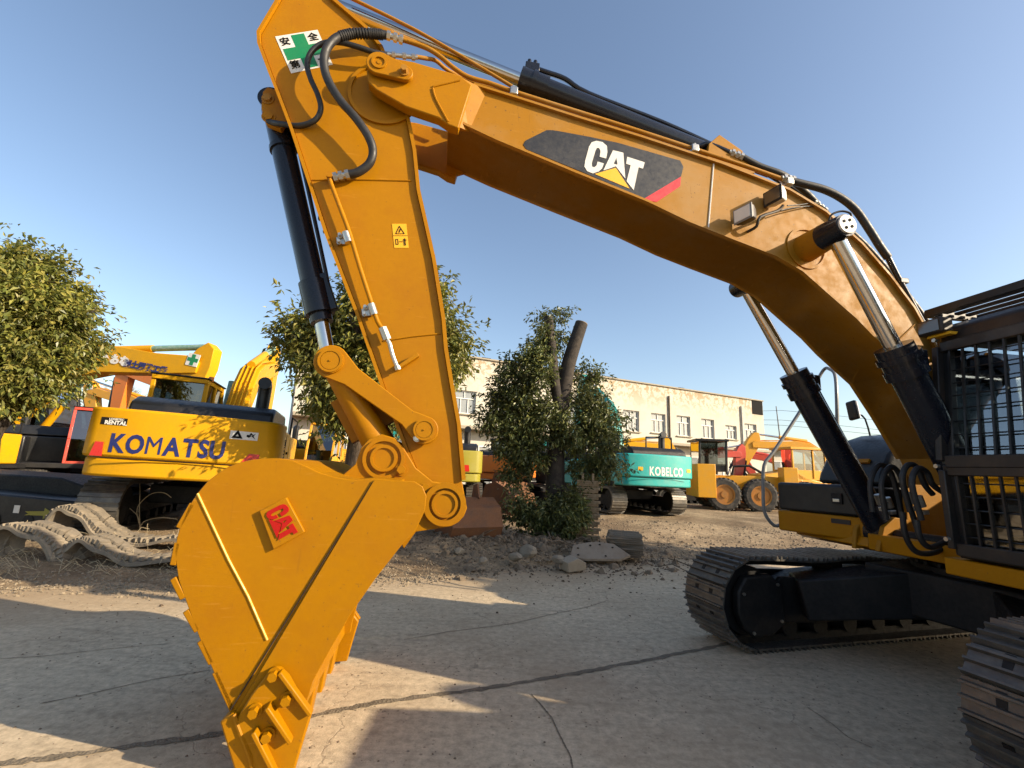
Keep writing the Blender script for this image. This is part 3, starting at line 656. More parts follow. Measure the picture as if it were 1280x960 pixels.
# ---- stick cylinder on top of the boom
h0 = M3(652, 101, 0); h1 = M3(890, 196, 0); dd = (h1 - h0).normalized(); rod_end = h0 - dd * 2.35
scy = MB().cyl(h0 + dd * .2, h1, .105, n=32).build('stick_cylinder', BLUEBLACK, X)
MB().cyl(h0 - dd * .02, h0 + dd * .26, .122, n=32).cyl(h0 + dd * .1, h0 + dd * .14, .135, n=32).build('cylinder_head', BLUEBLACK, scy)
MB().cyl(rod_end, h0, .062, n=28).build('rod', CHROME, scy)
pb = h0 + dd * .1
MB().box(pb + Vector((0, .0, .16)), (.14, .12, .09)).cyl(pb + Vector((-.03, .03, .19)), pb + Vector((-.03, .03, .25)), .022, n=6).cyl(pb + Vector((.03, .03, .19)), pb + Vector((.03, .03, .25)), .022, n=6).build('port_block', BLUEBLACK, scy, bevel=.006)
MB().tube([pb + Vector((-.05, .02, .17)), pb + dd * .15 + Vector((0, .02, .19)), pb + dd * .35 + Vector((0, .02, .2)), pb + dd * .6 + Vector((0, .02, .14)), pb + dd * 1.4 + Vector((0, .02, .15)), h1 + Vector((0, .02, .12))], .024, 10, 4).build('pipe', BLUEBLACK, scy)
mb = MB()
for sgn in (1, -1): mb.prism([(h1.x - .22, h1.z - .02), (h1.x + .02, h1.z + .12), (h1.x + .14, h1.z), (h1.x + .2, h1.z - .35), (h1.x - .35, h1.z - .25)], sgn * .13, sgn * .17)
mb.build('cylinder_lug', CAT_OLD, X, bevel=.005)
# ---- hoses running down to the cab
hose('boom_hose', [(862, 184, .1), (874, 183, .12), (884, 180, .14), (896, 184, .15), (912, 191, .16)], .026, BLUEBLACK)
fitting([(911, 190, .16), (928, 197, .17)], .028)
hose('boom_hose', [(927, 196, .17), (950, 208, .18), (975, 217, .2), (990, 226, .18), (1010, 243, .12), (1022, 256, .1)], .032, RUBBER)
hose('boom_hose', [(984, 225, .28), (1004, 230, .30), (1030, 237, .32), (1052, 248, .33), (1070, 263, .33), (1086, 286, .33), (1100, 308, .33), (1110, 322, .32)], .036, RUBBER)
hose('boom_hose', [(1110, 322, .32), (1122, 346, .31), (1136, 372, .3), (1150, 398, .3), (1163, 422, .3), (1172, 445, .3)], .026, BLUEBLACK)
fitting([(1018, 252, .2), (1032, 264, .2)], .022); fitting([(976, 223, .28), (992, 226, .28)], .03)
MB().box(M3(1127, 352, .3), (.09, .07, .05)).build('hose_clamp', BLUEBLACK, X, bevel=.005)
hose('boom_hose', [(955, 214, .1), (985, 232, .05), (1020, 258, .05), (1080, 305, .05), (1150, 390, .05), (1185, 450, .1)], .03, RUBBER)
hose('lamp_cable', [(984, 257, .36), (1000, 256, .33), (1020, 254, .31), (1034, 262, .3)], .006)
hose('lamp_cable', [(976, 263, .36), (990, 260, .34), (1015, 258, .31), (1036, 264, .3)], .006)
hose('sensor_cable', [(1036, 276, .62), (1040, 268, .64), (1052, 264, .66), (1063, 267, .68), (1063, 275, .7), (1056, 281, .72)], .009)

# ---- work lights on the boom side
def lamp(px, py, v, turn, flip=1):
    p = M3(px, py, v); rot = Matrix.Rotation(turn, 3, 'Z')
    body = MB(); 
    vs = []
    for x_, s_ in ((.0, .7), (.07, 1.0), (.11, 1.0)):
        for j, k in ((-1, -1), (1, -1), (1, 1), (-1, 1)): vs.append(p + rot @ Vector((x_, j * .085 * s_, k * .068 * s_)))
    body.add(vs, [(3, 2, 1, 0)] + [(a * 4 + i, a * 4 + (i + 1) % 4, a * 4 + 4 + (i + 1) % 4, a * 4 + 4 + i) for a in range(2) for i in range(4)] + [(8, 9, 10, 11)])
    return p, rot, body
p, rot, body = lamp(976, 249, .38, R(15))
lm = body.build('work_light', WHITE, X, bevel=.012)
MB().box(p + rot @ Vector((.112, 0, 0)), (.012, .185, .15), rot).build('bezel', BLACK, lm, bevel=.004)
MB().box(p + rot @ Vector((.12, 0, 0)), (.01, .15, .115), rot).build('lens', LENS, lm)
p2, rot2, body2 = lamp(938, 272, .40, R(20))
lm2 = body2.build('work_light', BROWNBOX, X, bevel=.012)
MB().box(p2 + rot2 @ Vector((.112, 0, 0)), (.012, .18, .145), rot2).build('bezel', GREYT, lm2, bevel=.004)
MB().box(p2 + rot2 @ Vector((.12, 0, 0)), (.01, .15, .115), rot2).build('lens', WHITE, lm2)
MB().tube([p + Vector((-.02, .0, -.06)), p + Vector((.04, -.01, -.12)), p2 + Vector((-.1, 0, .02)), p2 + Vector((-.08, -.03, -.06)), p2 + Vector((-.04, -.1, -.08))], .014, 8, 3).build('lamp_bracket', BROWNBOX, X)

# ---- boom cylinders
for sgn in (1, -1):
    e0 = Vector((2.20, sgn * .60, 3.925)); f0 = Vector((.80, sgn * .51, 1.24)); dd = (f0 - e0).normalized()
    bh = e0 + dd * 1.12
    c_ = MB().cyl(bh + dd * .2, f0, .13, n=32).build('boom_cylinder', BLUEBLACK, X)
    MB().cyl(bh, bh + dd * .26, .145, n=32).cyl(bh + dd * .08, bh + dd * .13, .165, n=32).cyl(bh + dd * .2, bh + dd * .28, .16, n=32).build('cylinder_head', BLUEBLACK, c_)
    MB().box(bh + dd * .16 + Vector((-.14, 0, .04)), (.12, .14, .16)).build('port_block', BLUEBLACK, c_, bevel=.01)
    MB().cyl(e0, bh, .066, n=28).build('rod', CHROME, c_)
    MB().tube([bh + dd * .16 + Vector((-.19, 0, .02)), bh + dd * .35 + Vector((-.19, 0, 0)), f0 - dd * .25 + Vector((-.17, 0, 0))], .02, 8, 3).build('pipe', BLUEBLACK, c_)
    MB().cyl(e0 + Vector((0, -sgn * .09, 0)), e0 + Vector((0, sgn * .13, 0)), .125, .10, n=32).build('rod_eye', BLUEBLACK, c_)
    MB().cyl(f0 - Vector((0, .1, 0)), f0 + Vector((0, .1, 0)), .15, n=28).build('foot_eye', BLUEBLACK, c_)
    if sgn > 0:
        q0 = e0 + Vector((0, .13, 0)); cap = MB().cyl(q0, q0 + Vector((0, .02, 0)), .082, n=28).build('pin_cap', WHITE, c_)
        m = MB()
        for t in (0, 1, 2, 3): m.cyl(q0 + Vector((.042 * math.cos(t * 1.571 + .5), .018, .042 * math.sin(t * 1.571 + .5))), q0 + Vector((.042 * math.cos(t * 1.571 + .5), .024, .042 * math.sin(t * 1.571 + .5))), .014, n=12)
        m.build('cap_hole', INK, c_)
    m = MB(); m.cyl((e0.x, sgn * .30, e0.z), (e0.x, sgn * .53, e0.z), .135, .12, n=32); m.ring((e0.x, sgn * .30, e0.z), (e0.x, sgn * .312, e0.z), .21, .185, 40)
    m.build('pin_boss', CAT_OLD, boom)
# ---- undercarriage (turned a little against the upper body)
dU = YAWU - YAWB
TR_ = .476; TS = 2.02
def belt_path(rad, sag=.035, n=52):
    # closed loop: bottom run, front curve, top run with sag, rear curve
    pts = []
    def at(d):
        Ls = 2 * TS; La = math.pi * rad
        if d < Ls: return (-TS + d, TR_ - rad)
        d -= Ls
        if d < La: t = -math.pi / 2 + d / rad; return (TS + rad * math.cos(t), TR_ + rad * math.sin(t))
        d -= La
        if d < Ls: x_ = TS - d; return (x_, TR_ + rad - sag * (1 - (x_ / TS) ** 2) * (1.0 + .5 * math.cos(x_ * 5)))
        d -= Ls
        t = math.pi / 2 + d / rad; return (-TS + rad * math.cos(t), TR_ + rad * math.sin(t))
    tot = 4 * TS + 2 * math.pi * rad
    for i in range(n):
        d0 = tot * i / n; a_ = at(d0); b2 = at((d0 + .01) % tot); pts.append((a_, math.atan2(b2[1] - a_[1], b2[0] - a_[0])))
    return pts
shoe_me = None
def shoe_mesh():
    m = MB(); L = .208; W = .60
    m.box((0, 0, -.012), (L * .97, W, .018))
    for k in (-.088, -.01, .068): m.prism([(k - .013, -.004), (k + .013, -.004), (k + .007, .028), (k - .007, .028)], -W / 2, W / 2)
    return m
def make_track(v):
    t = empty('track', (0, 0, 0)); t.parent = X; t.rotation_euler = (0, 0, dU)
    global shoe_me
    for (p, a) in belt_path(TR_ - .028):
        if shoe_me is None:
            o = shoe_mesh().build('shoe', SHOE, t, smooth=0); shoe_me = o.data
        else:
            o = bpy.data.objects.new('shoe', shoe_me); COL.objects.link(o); o.parent = t
        o.location = (p[0], v, p[1]); o.rotation_euler = (0, -a, 0)
        # outward normal must point away from the loop
        o.rotation_euler = Matrix(((math.cos(a), 0, math.sin(a)), (0, 1, 0), (math.sin(a), 0, -math.cos(a)))).transposed().to_euler() if False else (math.pi, -a if False else a, 0)
        o.rotation_euler = (Matrix.Rotation(-a, 3, 'Y') @ Matrix.Rotation(math.pi, 3, 'X')).to_euler()
    ch = MB()
    for (p, a) in belt_path(TR_ - .075):
        for w_ in (-.11, .11): ch.box((p[0], v + w_, p[1]), (.20, .05, .085), Matrix.Rotation(-a, 3, 'Y'))
    ch.build('link_chain', FRAME, t, smooth=0)
    return t
for v in (-1.295, 1.295):
    t = make_track(v)
    sg = 1 if v > 0 else -1
    m = MB()   # wheels
    m.cyl((TS, v - .15, TR_), (TS, v + .15, TR_), .35, n=36)
    m.build('idler', FRAME, t)
    MB().cyl((-TS, v - .12, TR_ + .02), (-TS, v + .12, TR_ + .02), .34, n=18).build('sprocket', FRAME, t)
    for k in range(8):
        x_ = -1.5 + k * 3.0 / 7; MB().cyl((x_, v - .16, .19), (x_, v + .16, .19), .10, n=20).build('bottom_roller', FRAME, t)
    for x_ in (-.75, .75): MB().cyl((x_, v - .15, .80), (x_, v + .15, .80), .075, n=20).build('carrier_roller', FRAME, t)
    f = empty('track_frame', (0, 0, 0)); f.parent = X; f.rotation_euler = (0, 0, dU)
    for s2 in (1, -1):
        m = MB()
        m.prism([(1.62, .26), (1.72, .32), (1.76, .62), (1.66, .72), (1.15, .70), (.4, .74), (-.9, .74), (-1.6, .66), (-1.7, .30), (-1.2, .24), (1.2, .24)], v + s2 * .19, v + s2 * .24)
        m.build('side_plate', FRAME, f, bevel=.008)
    MB().prism([(1.66, .60), (1.15, .70), (.4, .76), (-.9, .76), (-1.6, .66), (-1.6, .34), (1.66, .34)], v - .19, v + .19).build('frame_beam', FRAME, f)
    # idler guard plate with four bolts
    gp = MB().prism([(2.20, .24), (2.27, .40), (2.26, .60), (2.16, .74), (1.84, .76), (1.70, .66), (1.68, .26), (1.86, .16), (2.08, .15)], v + .19, v + .29).build('idler_guard', FRAME, f, bevel=.02)
    if True:
        for x_, z_ in ((2.2, .58), (1.76, .66), (1.74, .30), (2.1, .20)):
            m = MB(); m.cyl((x_, v + .29, z_), (x_, v + .305, z_), .017, n=6); m.build('bolt', ZINC, f)
body = empty('carbody', (0, 0, 0)); body.parent = X; body.rotation_euler = (0, 0, dU)
m = MB()
m.box((0, 0, .72), (1.7, 1.5, .42))
for sx in (1, -1):
    for sy in (1, -1):
        m.beam((sx * .2, sy * .2, .80), (sx * 1.42, sy * 1.08, .52), .62, .44, up=(0, 0, 1), w2=.46, h2=.40)
m.build('cross_frame', FRAME, body, bevel=.02)
MB().cyl((0, 0, .9), (0, 0, .985), .72, n=48).cyl((0, 0, .985), (0, 0, 1.10), .66, n=48).build('swing_ring', FRAME, body)
m = MB()
for k in range(28):
    t = k * 2 * math.pi / 28; m.cyl((.69 * math.cos(t), .69 * math.sin(t), .98), (.69 * math.cos(t), .69 * math.sin(t), 1.02), .022, n=6)
m.build('ring_bolts', FRAME, body, kind='stuff')
# ---- upper body
deck = MB().prism([(1.0, 1.10), (.95, 1.19), (-2.9, 1.19), (-2.9, 1.08), (.9, 1.06)], -1.50, -.52).prism([(1.36, 1.06), (1.36, 1.19), (-2.9, 1.19), (-2.9, 1.04), (1.1, 1.02)], .50, 1.52).box((-.95, 0, 1.16), (3.9, 1.02, .16)).build('deck_frame', CAT_Y, X, bevel=.01)
# boom foot brackets
m = MB()
for v in (-.36, .36):
    s_ = 1 if v > 0 else -1
    m.prism([(1.04, 1.08), (.95, 1.32), (.80, 1.42), (.66, 1.40), (.60, 1.9), (.54, 2.18), (.38, 2.24), (.18, 2.12), (-.5, 1.5), (-.9, 1.24), (-.9, 1.10)], v, v + s_ * .05)
    m.prism([(1.02, 1.06), (.98, 1.26), (.88, 1.38), (.72, 1.38), (.62, 1.26), (.56, 1.06)], v + s_ * .29, v + s_ * .34)
m.build('boom_bracket', CAT_OLD, X, bevel=.008)
MB().cyl((.433, -.44, 2.055), (.433, .44, 2.055), .08, n=24).cyl((.80, -.74, 1.24), (.80, .74, 1.24), .06, n=24).build('foot_pin', FRAME, X)
# right front tool box and tank
tb = MB().prism([(1.18, -1.55), (.90, -.62), (.1, -.62), (.1, -1.55)], 1.385, 1.725, fn=lambda p, z: (p[0], p[1], z)).build('tool_box', BLACK, X, bevel=.03)
MB().box((.985, -.86, 1.57), (.02, .11, .12), Matrix.Rotation(R(16.8), 3, 'Z')).build('latch_plate', FRAME, tb)
MB().box((.998, -.86, 1.55), (.012, .07, .035), Matrix.Rotation(R(16.8), 3, 'Z')).build('latch', ZINC, tb, bevel=.003)
yb_ = MB().prism([(1.19, -1.56), (.92, -.60), (.05, -.60), (.05, -1.56)], 1.13, 1.38, fn=lambda p, z: (p[0], p[1], z)).build('box_base', CAT_Y, X, bevel=.02)
MB().box((.99, -.83, 1.32), (.012, .2, .05), Matrix.Rotation(R(16.8), 3, 'Z')).build('step_slot', BROWNBOX, yb_)
tank = MB().prism([(.64, 1.73), (.60, 1.86), (.47, 2.09), (.24, 2.275), (-.05, 2.37), (-1.2, 2.42), (-1.2, 1.26), (.05, 1.26), (.05, 1.73)], -1.50, -.62).build('fuel_tank', BLACK, X, bevel=.05)
MB().box((.53, -.92, 2.01), (.03, .18, .05), Matrix.Rotation(R(-30), 3, 'Y')).build('caution_strip', CAT_Y, tank)
MB().box((-.18, -.86, 2.45), (.28, .3, .1)).build('filler_box', CAT_OLD, X, bevel=.01)
hood = MB().prism([(-1.2, 1.24), (-1.2, 2.30), (-1.3, 2.40), (-2.9, 2.40), (-2.9, 1.24)], -1.5, 1.5).build('engine_hood', CAT_Y, X, bevel=.03)
cw = [(-2.9, -1.5), (-3.15, -1.45), (-3.45, -1.1), (-3.58, -.4), (-3.58, .4), (-3.45, 1.1), (-3.15, 1.45), (-2.9, 1.5)]
MB().prism(cw, 1.06, 2.38, fn=lambda p, z: (p[0], p[1], z)).build('counterweight', CAT_Y, X, bevel=.05)
MB().cyl((-2.2, -.8, 2.4), (-2.2, -.8, 2.9), .07, n=20).build('exhaust_pipe', BLACK, X)
# handrail over the box
GR = [(979, 654, -1.56), (968, 657, -1.58), (956, 641, -1.58), (954, 615, -1.58), (955, 582, -1.58), (966, 566, -1.58), (990, 530, -1.58), (1012, 495, -1.58)]
hr = hose('handrail', GR, .021, GREYT, sm=4)
MB().tube([M3(1012, 495, -1.58), M3(1029, 463, -1.5), M3(1038, 462, -1.35), M3(1044, 470, -1.2), M3(1046, 500, -1.1), M3(1047, 560, -1.1)], .021, 10, 5).build('upper_rail', GREYT, hr)
# mirror
p = M3(1066, 513, -1.62); mr = MB().box(p, (.06, .15, .27), Matrix.Rotation(R(8), 3, 'X')).build('mirror', BLACK, X, bevel=.025)
MB().box(p + Vector((-.034, 0, 0)), (.01, .12, .23), Matrix.Rotation(R(8), 3, 'X')).build('mirror_glass', CHROME, mr)
MB().tube([p + Vector((-.02, .03, -.05)), p + Vector((-.12, .06, -.12)), p + Vector((-.15, .1, -.5))], .012, 8, 3).build('mirror_arm', BLACK, mr)
# hoses at the cylinder feet
hz = [((1091, 640), (1088, 604), (1098, 582), (1112, 588), (1122, 618), (1128, 648)), ((1108, 650), (1102, 606), (1112, 584), (1124, 592), (1134, 622), (1146, 660)),
      ((1138, 640), (1128, 600), (1134, 582), (1146, 584), (1156, 606), (1166, 618)), ((1152, 650), (1140, 606), (1146, 586), (1158, 590), (1166, 606), (1180, 616)),
      ((1128, 640), (1132, 670), (1146, 690), (1170, 690), (1186, 676)), ((1146, 650), (1150, 672), (1164, 684), (1190, 672))]
for k, pts in enumerate(hz):
    v = (-.1, .0, .28, .38, .2, .34)[k]; hose('valve_hose', [(x_, y_, v) for x_, y_ in pts], .024, RUBBER, n=10, sm=5)
for x_, y_, v in ((1097, 618, -.1), (1108, 622, .0), (1136, 616, .28), (1147, 620, .38)):
    p = M3(x_, y_, v); MB().cyl(p, p + Vector((-.03, 0, -.09)), .034, n=8).cyl(p + Vector((-.04, 0, -.12)), p + Vector((-.045, 0, -.15)), .038, n=6).build('hose_fitting', ZINC, X)

# ---- cab
V0, V1 = .60, 1.55
cab = empty('cab', (0, 0, 0)); cab.parent = X
prof = [(1.31, 1.22), (1.33, 1.93), (1.22, 2.93), (1.18, 3.08), (-.75, 3.10), (-.80, 1.22)]
for v in (V0 + .03, V1 - .03):
    s_ = .03
    m = MB()
    for a_, b2 in zip([0, 1, 2], [1, 2, 3]): m.beam((prof[a_][0], v, prof[a_][1]), (prof[b2][0], v, prof[b2][1]), .07, .09, up=(0, 1, 0))
    m.beam((.28, v, 1.22), (.20, v, 3.0), .06, .07, up=(0, 1, 0)); m.beam((-.77, v, 1.22), (-.77, v, 3.05), .06, .10, up=(0, 1, 0))
    m.build('pillar', BLACK, cab, bevel=.008)
    m = MB(); m.prism([(1.28, 1.22), (1.28, 1.62), (-.78, 1.62), (-.78, 1.22)], v - .015, v + .015); m.build('side_panel', BLACK, cab)
    m = MB(); m.prism([(1.28, 1.62), (1.29, 1.93), (1.18, 2.93), (-.75, 2.95), (-.75, 1.62)], v - .006, v + .006); m.build('side_window', CGLASS, cab, smooth=0)
m = MB().prism([(1.26, 2.97), (1.23, 3.10), (1.1, 3.17), (-.72, 3.19), (-.80, 3.12), (-.80, 2.97)], V0, V1); m.build('cab_roof', BROWNBOX, cab, bevel=.03)
m = MB().prism([(1.33, 1.20), (1.33, 1.30), (-.80, 1.30), (-.80, 1.20)], V0, V1); m.build('cab_floor', BLACK, cab, bevel=.01)
MB().add([(1.29, V0 + .06, 1.3), (1.29, V1 - .06, 1.3), (1.30, V1 - .06, 1.93), (1.30, V0 + .06, 1.93), (1.19, V1 - .06, 2.95), (1.19, V0 + .06, 2.95)], [(0, 1, 2, 3), (3, 2, 4, 5)]).build('windshield', CGLASS, cab, smooth=0)
MB().add([(-.79, V0 + .06, 1.7), (-.79, V1 - .06, 1.7), (-.78, V1 - .06, 2.95), (-.78, V0 + .06, 2.95)], [(0, 1, 2, 3)]).build('rear_window', CGLASS, cab, smooth=0)
m = MB().box((-.1, 1.07, 1.62), (.5, .5, .16)).box((-.38, 1.07, 1.98), (.14, .48, .66)).box((-.42, 1.07, 2.42), (.10, .28, .24)); m.build('seat', SEAT, cab, bevel=.05)
MB().box((-.70, 1.07, 1.62), (.06, .86, .74)).build('rear_wall', SEAT, cab)
MB().box((.2, 1.50, 1.46), (1.6, .03, .34)).build('door_lining', SEAT, cab)
m = MB().box((.35, .80, 1.7), (.5, .16, .4)).box((.35, 1.36, 1.7), (.5, .14, .4)).cyl((.5, .8, 1.9), (.52, .8, 2.15), .02, n=10).cyl((.5, 1.36, 1.9), (.52, 1.36, 2.15), .02, n=10).box((.75, .74, 2.0), (.08, .14, .22)); m.build('console', SEAT, cab, bevel=.02)
# front guards
def gp_(z): # front plane s at height z, proud of the screen
    return (1.365 if z < 1.94 else 1.375 - (z - 1.94) * .112)
def gframe(z0, z1, mat):
    g = empty('front_guard', (0, 0, 0)); g.parent = X
    m = MB(); S0, S1 = gp_(z0), gp_(z1)
    for v in (V0 + .01, V1 - .01): m.beam((S0, v, z0), (S1, v, z1), .10, .05, up=(0, 1, 0))
    m.beam((S0, V0 + .03, z0), (S0, V1 - .03, z0), .05, .10, up=(0, 0, 1)); m.beam((S1, V0 + .03, z1), (S1, V1 - .03, z1), .05, .09, up=(0, 0, 1))
    m.build('guard_frame', mat, g, bevel=.008)
    n = 10
    for k in range(1, n):
        v = V0 + (V1 - V0) * k / n
        MB().beam((S0 + .005, v, z0 + .03), (S1 + .005, v, z1 - .03), .014, .018, up=(1, 0, 0)).build('guard_bar', BLACK, g)
    nz = max(3, int((z1 - z0) / .10))
    for k in range(1, nz):
        z_ = z0 + (z1 - z0) * k / nz; MB().cyl((S0 + (S1 - S0) * k / nz - .018, V0 + .03, z_), (S0 + (S1 - S0) * k / nz - .018, V1 - .03, z_), .006, n=6).build('guard_wire', BLACK, g)
    return g
g1 = gframe(1.27, 1.89, BROWNBOX); g2 = gframe(1.96, 2.94, BROWNBOX)
for x_, y_ in ((1174, 426), (1177, 583), (1190, 674)):
    p = M3(x_, y_, V0 + .03); p.x += .03; MB().cyl(p, p + Vector((.03, 0, 0)), .017, n=14).build('bolt', ZINC, g1 if y_ > 500 else g2)
# roof guard of bars and a head lamp
rg = MB()
rg.beam((1.27, V0 - .04, 3.27), (1.27, V1 + .04, 3.27), .05, .06); rg.beam((-.8, V0 - .04, 3.29), (-.8, V1 + .04, 3.29), .05, .06)
for v in (V0 - .04, V1 + .04): rg.beam((1.27, v, 3.27), (-.8, v, 3.29), .05, .06)
for v in (V0, V1):
    for x_ in (.9, -.6): rg.beam((x_, v, 3.1), (x_, v, 3.24), .05, .05)
rg.build('roof_guard', BLACK, X)
for k in range(16):
    x_ = 1.13 - k * .12; MB().beam((x_, V0, 3.28), (x_, V1, 3.28), .045, .022).build('roof_bar', BLACK, X)
for vv in (V0 + .05, V1 - .14):
    bx = MB().box((1.33, vv, 3.11), (.12, .21, .135)).build('head_lamp', BROWNBOX, X, bevel=.018)
    MB().box((1.394, vv, 3.11), (.012, .165, .095)).build('lens', LENS, bx)
    MB().prism([(1.28, 3.02), (1.35, 3.02), (1.34, 3.045), (1.26, 3.045)], vv - .06, vv + .12).build('lamp_bracket', DECALYEL, bx)
# =================================================================== MACHINES IN THE YARD
YEL = paint('yard_yellow_paint', (0.66, 0.33, 0.004), .4, (.42, .24, .02), .5, spec=.2)
YELD = paint('orange_yellow_paint', (0.78, 0.36, 0.01), .4, (.5, .3, .1), .4)
TEAL = paint('teal_machine_paint', (0.015, 0.38, 0.36), .35, (.2, .35, .3), .4, coat=.2)
ORNG = paint('orange_machine_paint', (0.75, 0.20, 0.02), .4, (.45, .2, .08), .4)
REDP = paint('red_machine_paint', (0.55, 0.045, 0.02), .35, (.4, .12, .08), .4, coat=.2)
LIME = paint('yellow_green_paint', (0.30, 0.26, 0.02), .4, (.3, .28, .1), .4)
NAVY = paint('navy_lettering', (0.012, 0.02, 0.13), .4, (.05, .05, .15), .1)
TAILRED = paint('tail_reflector_red', (0.55, 0.02, 0.015), .3, (.4, .05, .03), .1, coat=.4)
GREENWRAP = paint('green_wrapping_film', (0.16, 0.30, 0.24), .5, (.4, .45, .4), .8, scale=14, wave=.6)
TYRE = paint('tyre_rubber', (0.03, 0.028, 0.026), .85, (.16, .13, .10), .8, scale=6)
RIM = paint('orange_rim_paint', (0.45, 0.18, 0.02), .5, (.2, .12, .06), .6)
DARKIN = paint('dark_interior', (0.02, 0.02, 0.02), .8)

def digger(name, label, loc, rz, S=1.0, col=YEL, chord=32, stick_a=-62, upper=0, tilt=0, arm=True, bucket_=True, boom_col=None, stick_col=None, wrap=False, hoodcol=None, blen=5.7, slen=2.9, thick=1.0, track_mat=SHOE, up_tracks=True, cabcol=None, boom_v=0.0):
    r_ = empty(name, loc, rz, label=label, category='excavator', group='excavators parked in the yard'); r_.scale = (S, S, S); r_.rotation_euler = (tilt, 0, rz)
    bc_ = boom_col or col; st = stick_col or bc_; hc = hoodcol or col
    def put(m, n, mat, par=r_, b=0.02, sm=35): return m.build(n, mat, par, bevel=b, smooth=sm)
    for v in (-1.2, 1.2):
        RR = .45; L = 1.62; pts = []
        for i in range(10): t = -math.pi / 2 + math.pi * i / 9; pts.append((L + RR * math.cos(t), RR + RR * math.sin(t)))
        for i in range(6): pts.append((L - .54 * (i + 1) if i < 5 else -L + .1, 2 * RR - .03 * math.sin(math.pi * (i + 1) / 6.5)))
        for i in range(10): t = math.pi / 2 + math.pi * i / 9; pts.append((-L + RR * math.cos(t), RR + RR * math.sin(t)))
        m = MB(); n = len(pts)
        cx_, cz_ = 0, RR
        inner = []
        for (a_, b2) in pts:
            ex = min(max(a_, -L), L); d_ = Vector((a_ - ex, b2 - RR)); d_ = d_ * (1 - .07 / max(d_.length, .1)); inner.append((ex + d_.x, RR + d_.y))
        vs = [(a_, v + w_, b2) for w_ in (-.29, .29) for a_, b2 in pts] + [(a_, v + w_, b2) for w_ in (-.29, .29) for a_, b2 in inner]
        fs = []
        for i in range(n):
            j = (i + 1) % n
            fs += [(i, j, n + j, n + i), (2 * n + i, 3 * n + i, 3 * n + j, 2 * n + j), (i, 2 * n + i, 2 * n + j, j), (n + i, n + j, 3 * n + j, 3 * n + i)]
        m.add(vs, fs)
        tot = [0]
        for i in range(n): tot.append(tot[-1] + (Vector(pts[(i + 1) % n]) - Vector(pts[i])).length)
        NS = 88
        for k in range(NS):
            d = tot[-1] * k / NS; i = max(q for q in range(n) if tot[q] <= d); a_ = Vector(pts[i]); b2 = Vector(pts[(i + 1) % n]); p = a_.lerp(b2, (d - tot[i]) / (b2 - a_).length)
            an = math.atan2(b2.y - a_.y, b2.x - a_.x); m.box((p.x + math.sin(an) * .012, v, p.y - math.cos(an) * .012), (.028, .58, .03), Matrix.Rotation(-an, 3, 'Y'))
        tr = m.build('track', track_mat, r_, smooth=20)
        mm_ = MB()
        mm_.cyl((L, v - .2, RR), (L, v + .2, RR), .34, n=24).cyl((-L, v - .2, RR), (-L, v + .2, RR), .34, n=24).box((0, v, .42), (2.9, .36, .34))
        for k in range(7): mm_.cyl((-1.3 + k * .43, v - .22, .17), (-1.3 + k * .43, v + .22, .17), .09, n=12)
        mm_.build('roller_frame', FRAME, tr)
    put(MB().box((0, 0, .6), (1.5, 1.9, .35)).cyl((0, 0, .75), (0, 0, .95), .6, n=28), 'carbody', FRAME)
    u = r_
    if upper:
        u = r_
    def T(m):
        if upper:
            c_, s_ = math.cos(upper), math.sin(upper); m.v = [(x * c_ - y * s_, x * s_ + y * c_, z) for x, y, z in m.v]
        return m
    put(T(MB().box((-.35, 0, 1.03), (3.3, 2.6, .16))), 'deck', FRAME)
    cwp = [(-1.95, -1.42), (-2.42, -1.41), (-2.58, -1.34), (-2.68, -1.18), (-2.78, -.5), (-2.8, 0), (-2.78, .5), (-2.68, 1.18), (-2.58, 1.34), (-2.42, 1.41), (-1.95, 1.42)]
    m = MB().prism(cwp, 1.28, 2.06, fn=lambda p, z: (p[0], p[1], z)); lo = [(x * .985 if x < -2.2 else x, y * .97) for x, y in cwp]
    m.prism(lo, .98, 1.27, fn=lambda p, z: (p[0], p[1], z)); CWo = put(T(m), 'counterweight', col, b=.04)
    for v in (-.8, .8): put(T(MB().ring((-2.3, v - .03, 2.1), (-2.3, v + .03, 2.1), .075, .04, 14)), 'lifting_eye', col, CWo, b=0)
    for v in (-1.22, 1.22): put(T(MB().box((-2.64, v, 1.66), (.02, .012, .72))), 'panel_seam', INK, CWo, b=0)
    put(T(MB().box((-2.795, 0, 1.275), (.02, 2.2, .014))), 'panel_seam', INK, CWo, b=0)
    for sd in (-1, 1):
        gr_ = MB()
        for q_ in range(6): gr_.box((-1.5, sd * 1.345, 1.45 + q_ * .07), (.6, .012, .022))
        put(T(gr_), 'grille', INK, r_, b=0)
        put(T(MB().box((-.85, sd * 1.35, 1.55), (.10, .03, .05))), 'door_handle', INK, r_, b=0)
        put(T(MB().box((-1.15, sd * 1.342, 1.52), (.012, .012, .8))), 'panel_seam', INK, r_, b=0)
    if S < 1.3: put(T(MB().tube([(.9, -1.3, 1.9), (.9, -1.3, 2.35), (-.3, -1.3, 2.35), (-.3, -1.3, 1.9)], .02, 6)), 'handrail', FRAME, r_, b=0)
    put(T(MB().prism([(-1.95, 1.1), (-1.95, 2.0), (-.55, 1.96), (-.55, 1.1)], -1.34, 1.34)), 'side_housing', hc, b=.03)
    put(T(MB().prism([(-2.5, 2.0), (-2.42, 2.22), (-2.2, 2.33), (-.8, 2.33), (-.6, 2.0)], -1.22, .95)), 'engine_cover', BLACK if col is not TEAL else FRAME, b=.05)
    put(T(MB().box((.2, -.95, 1.5), (1.5, .8, .85))), 'tool_tank', col, b=.04)
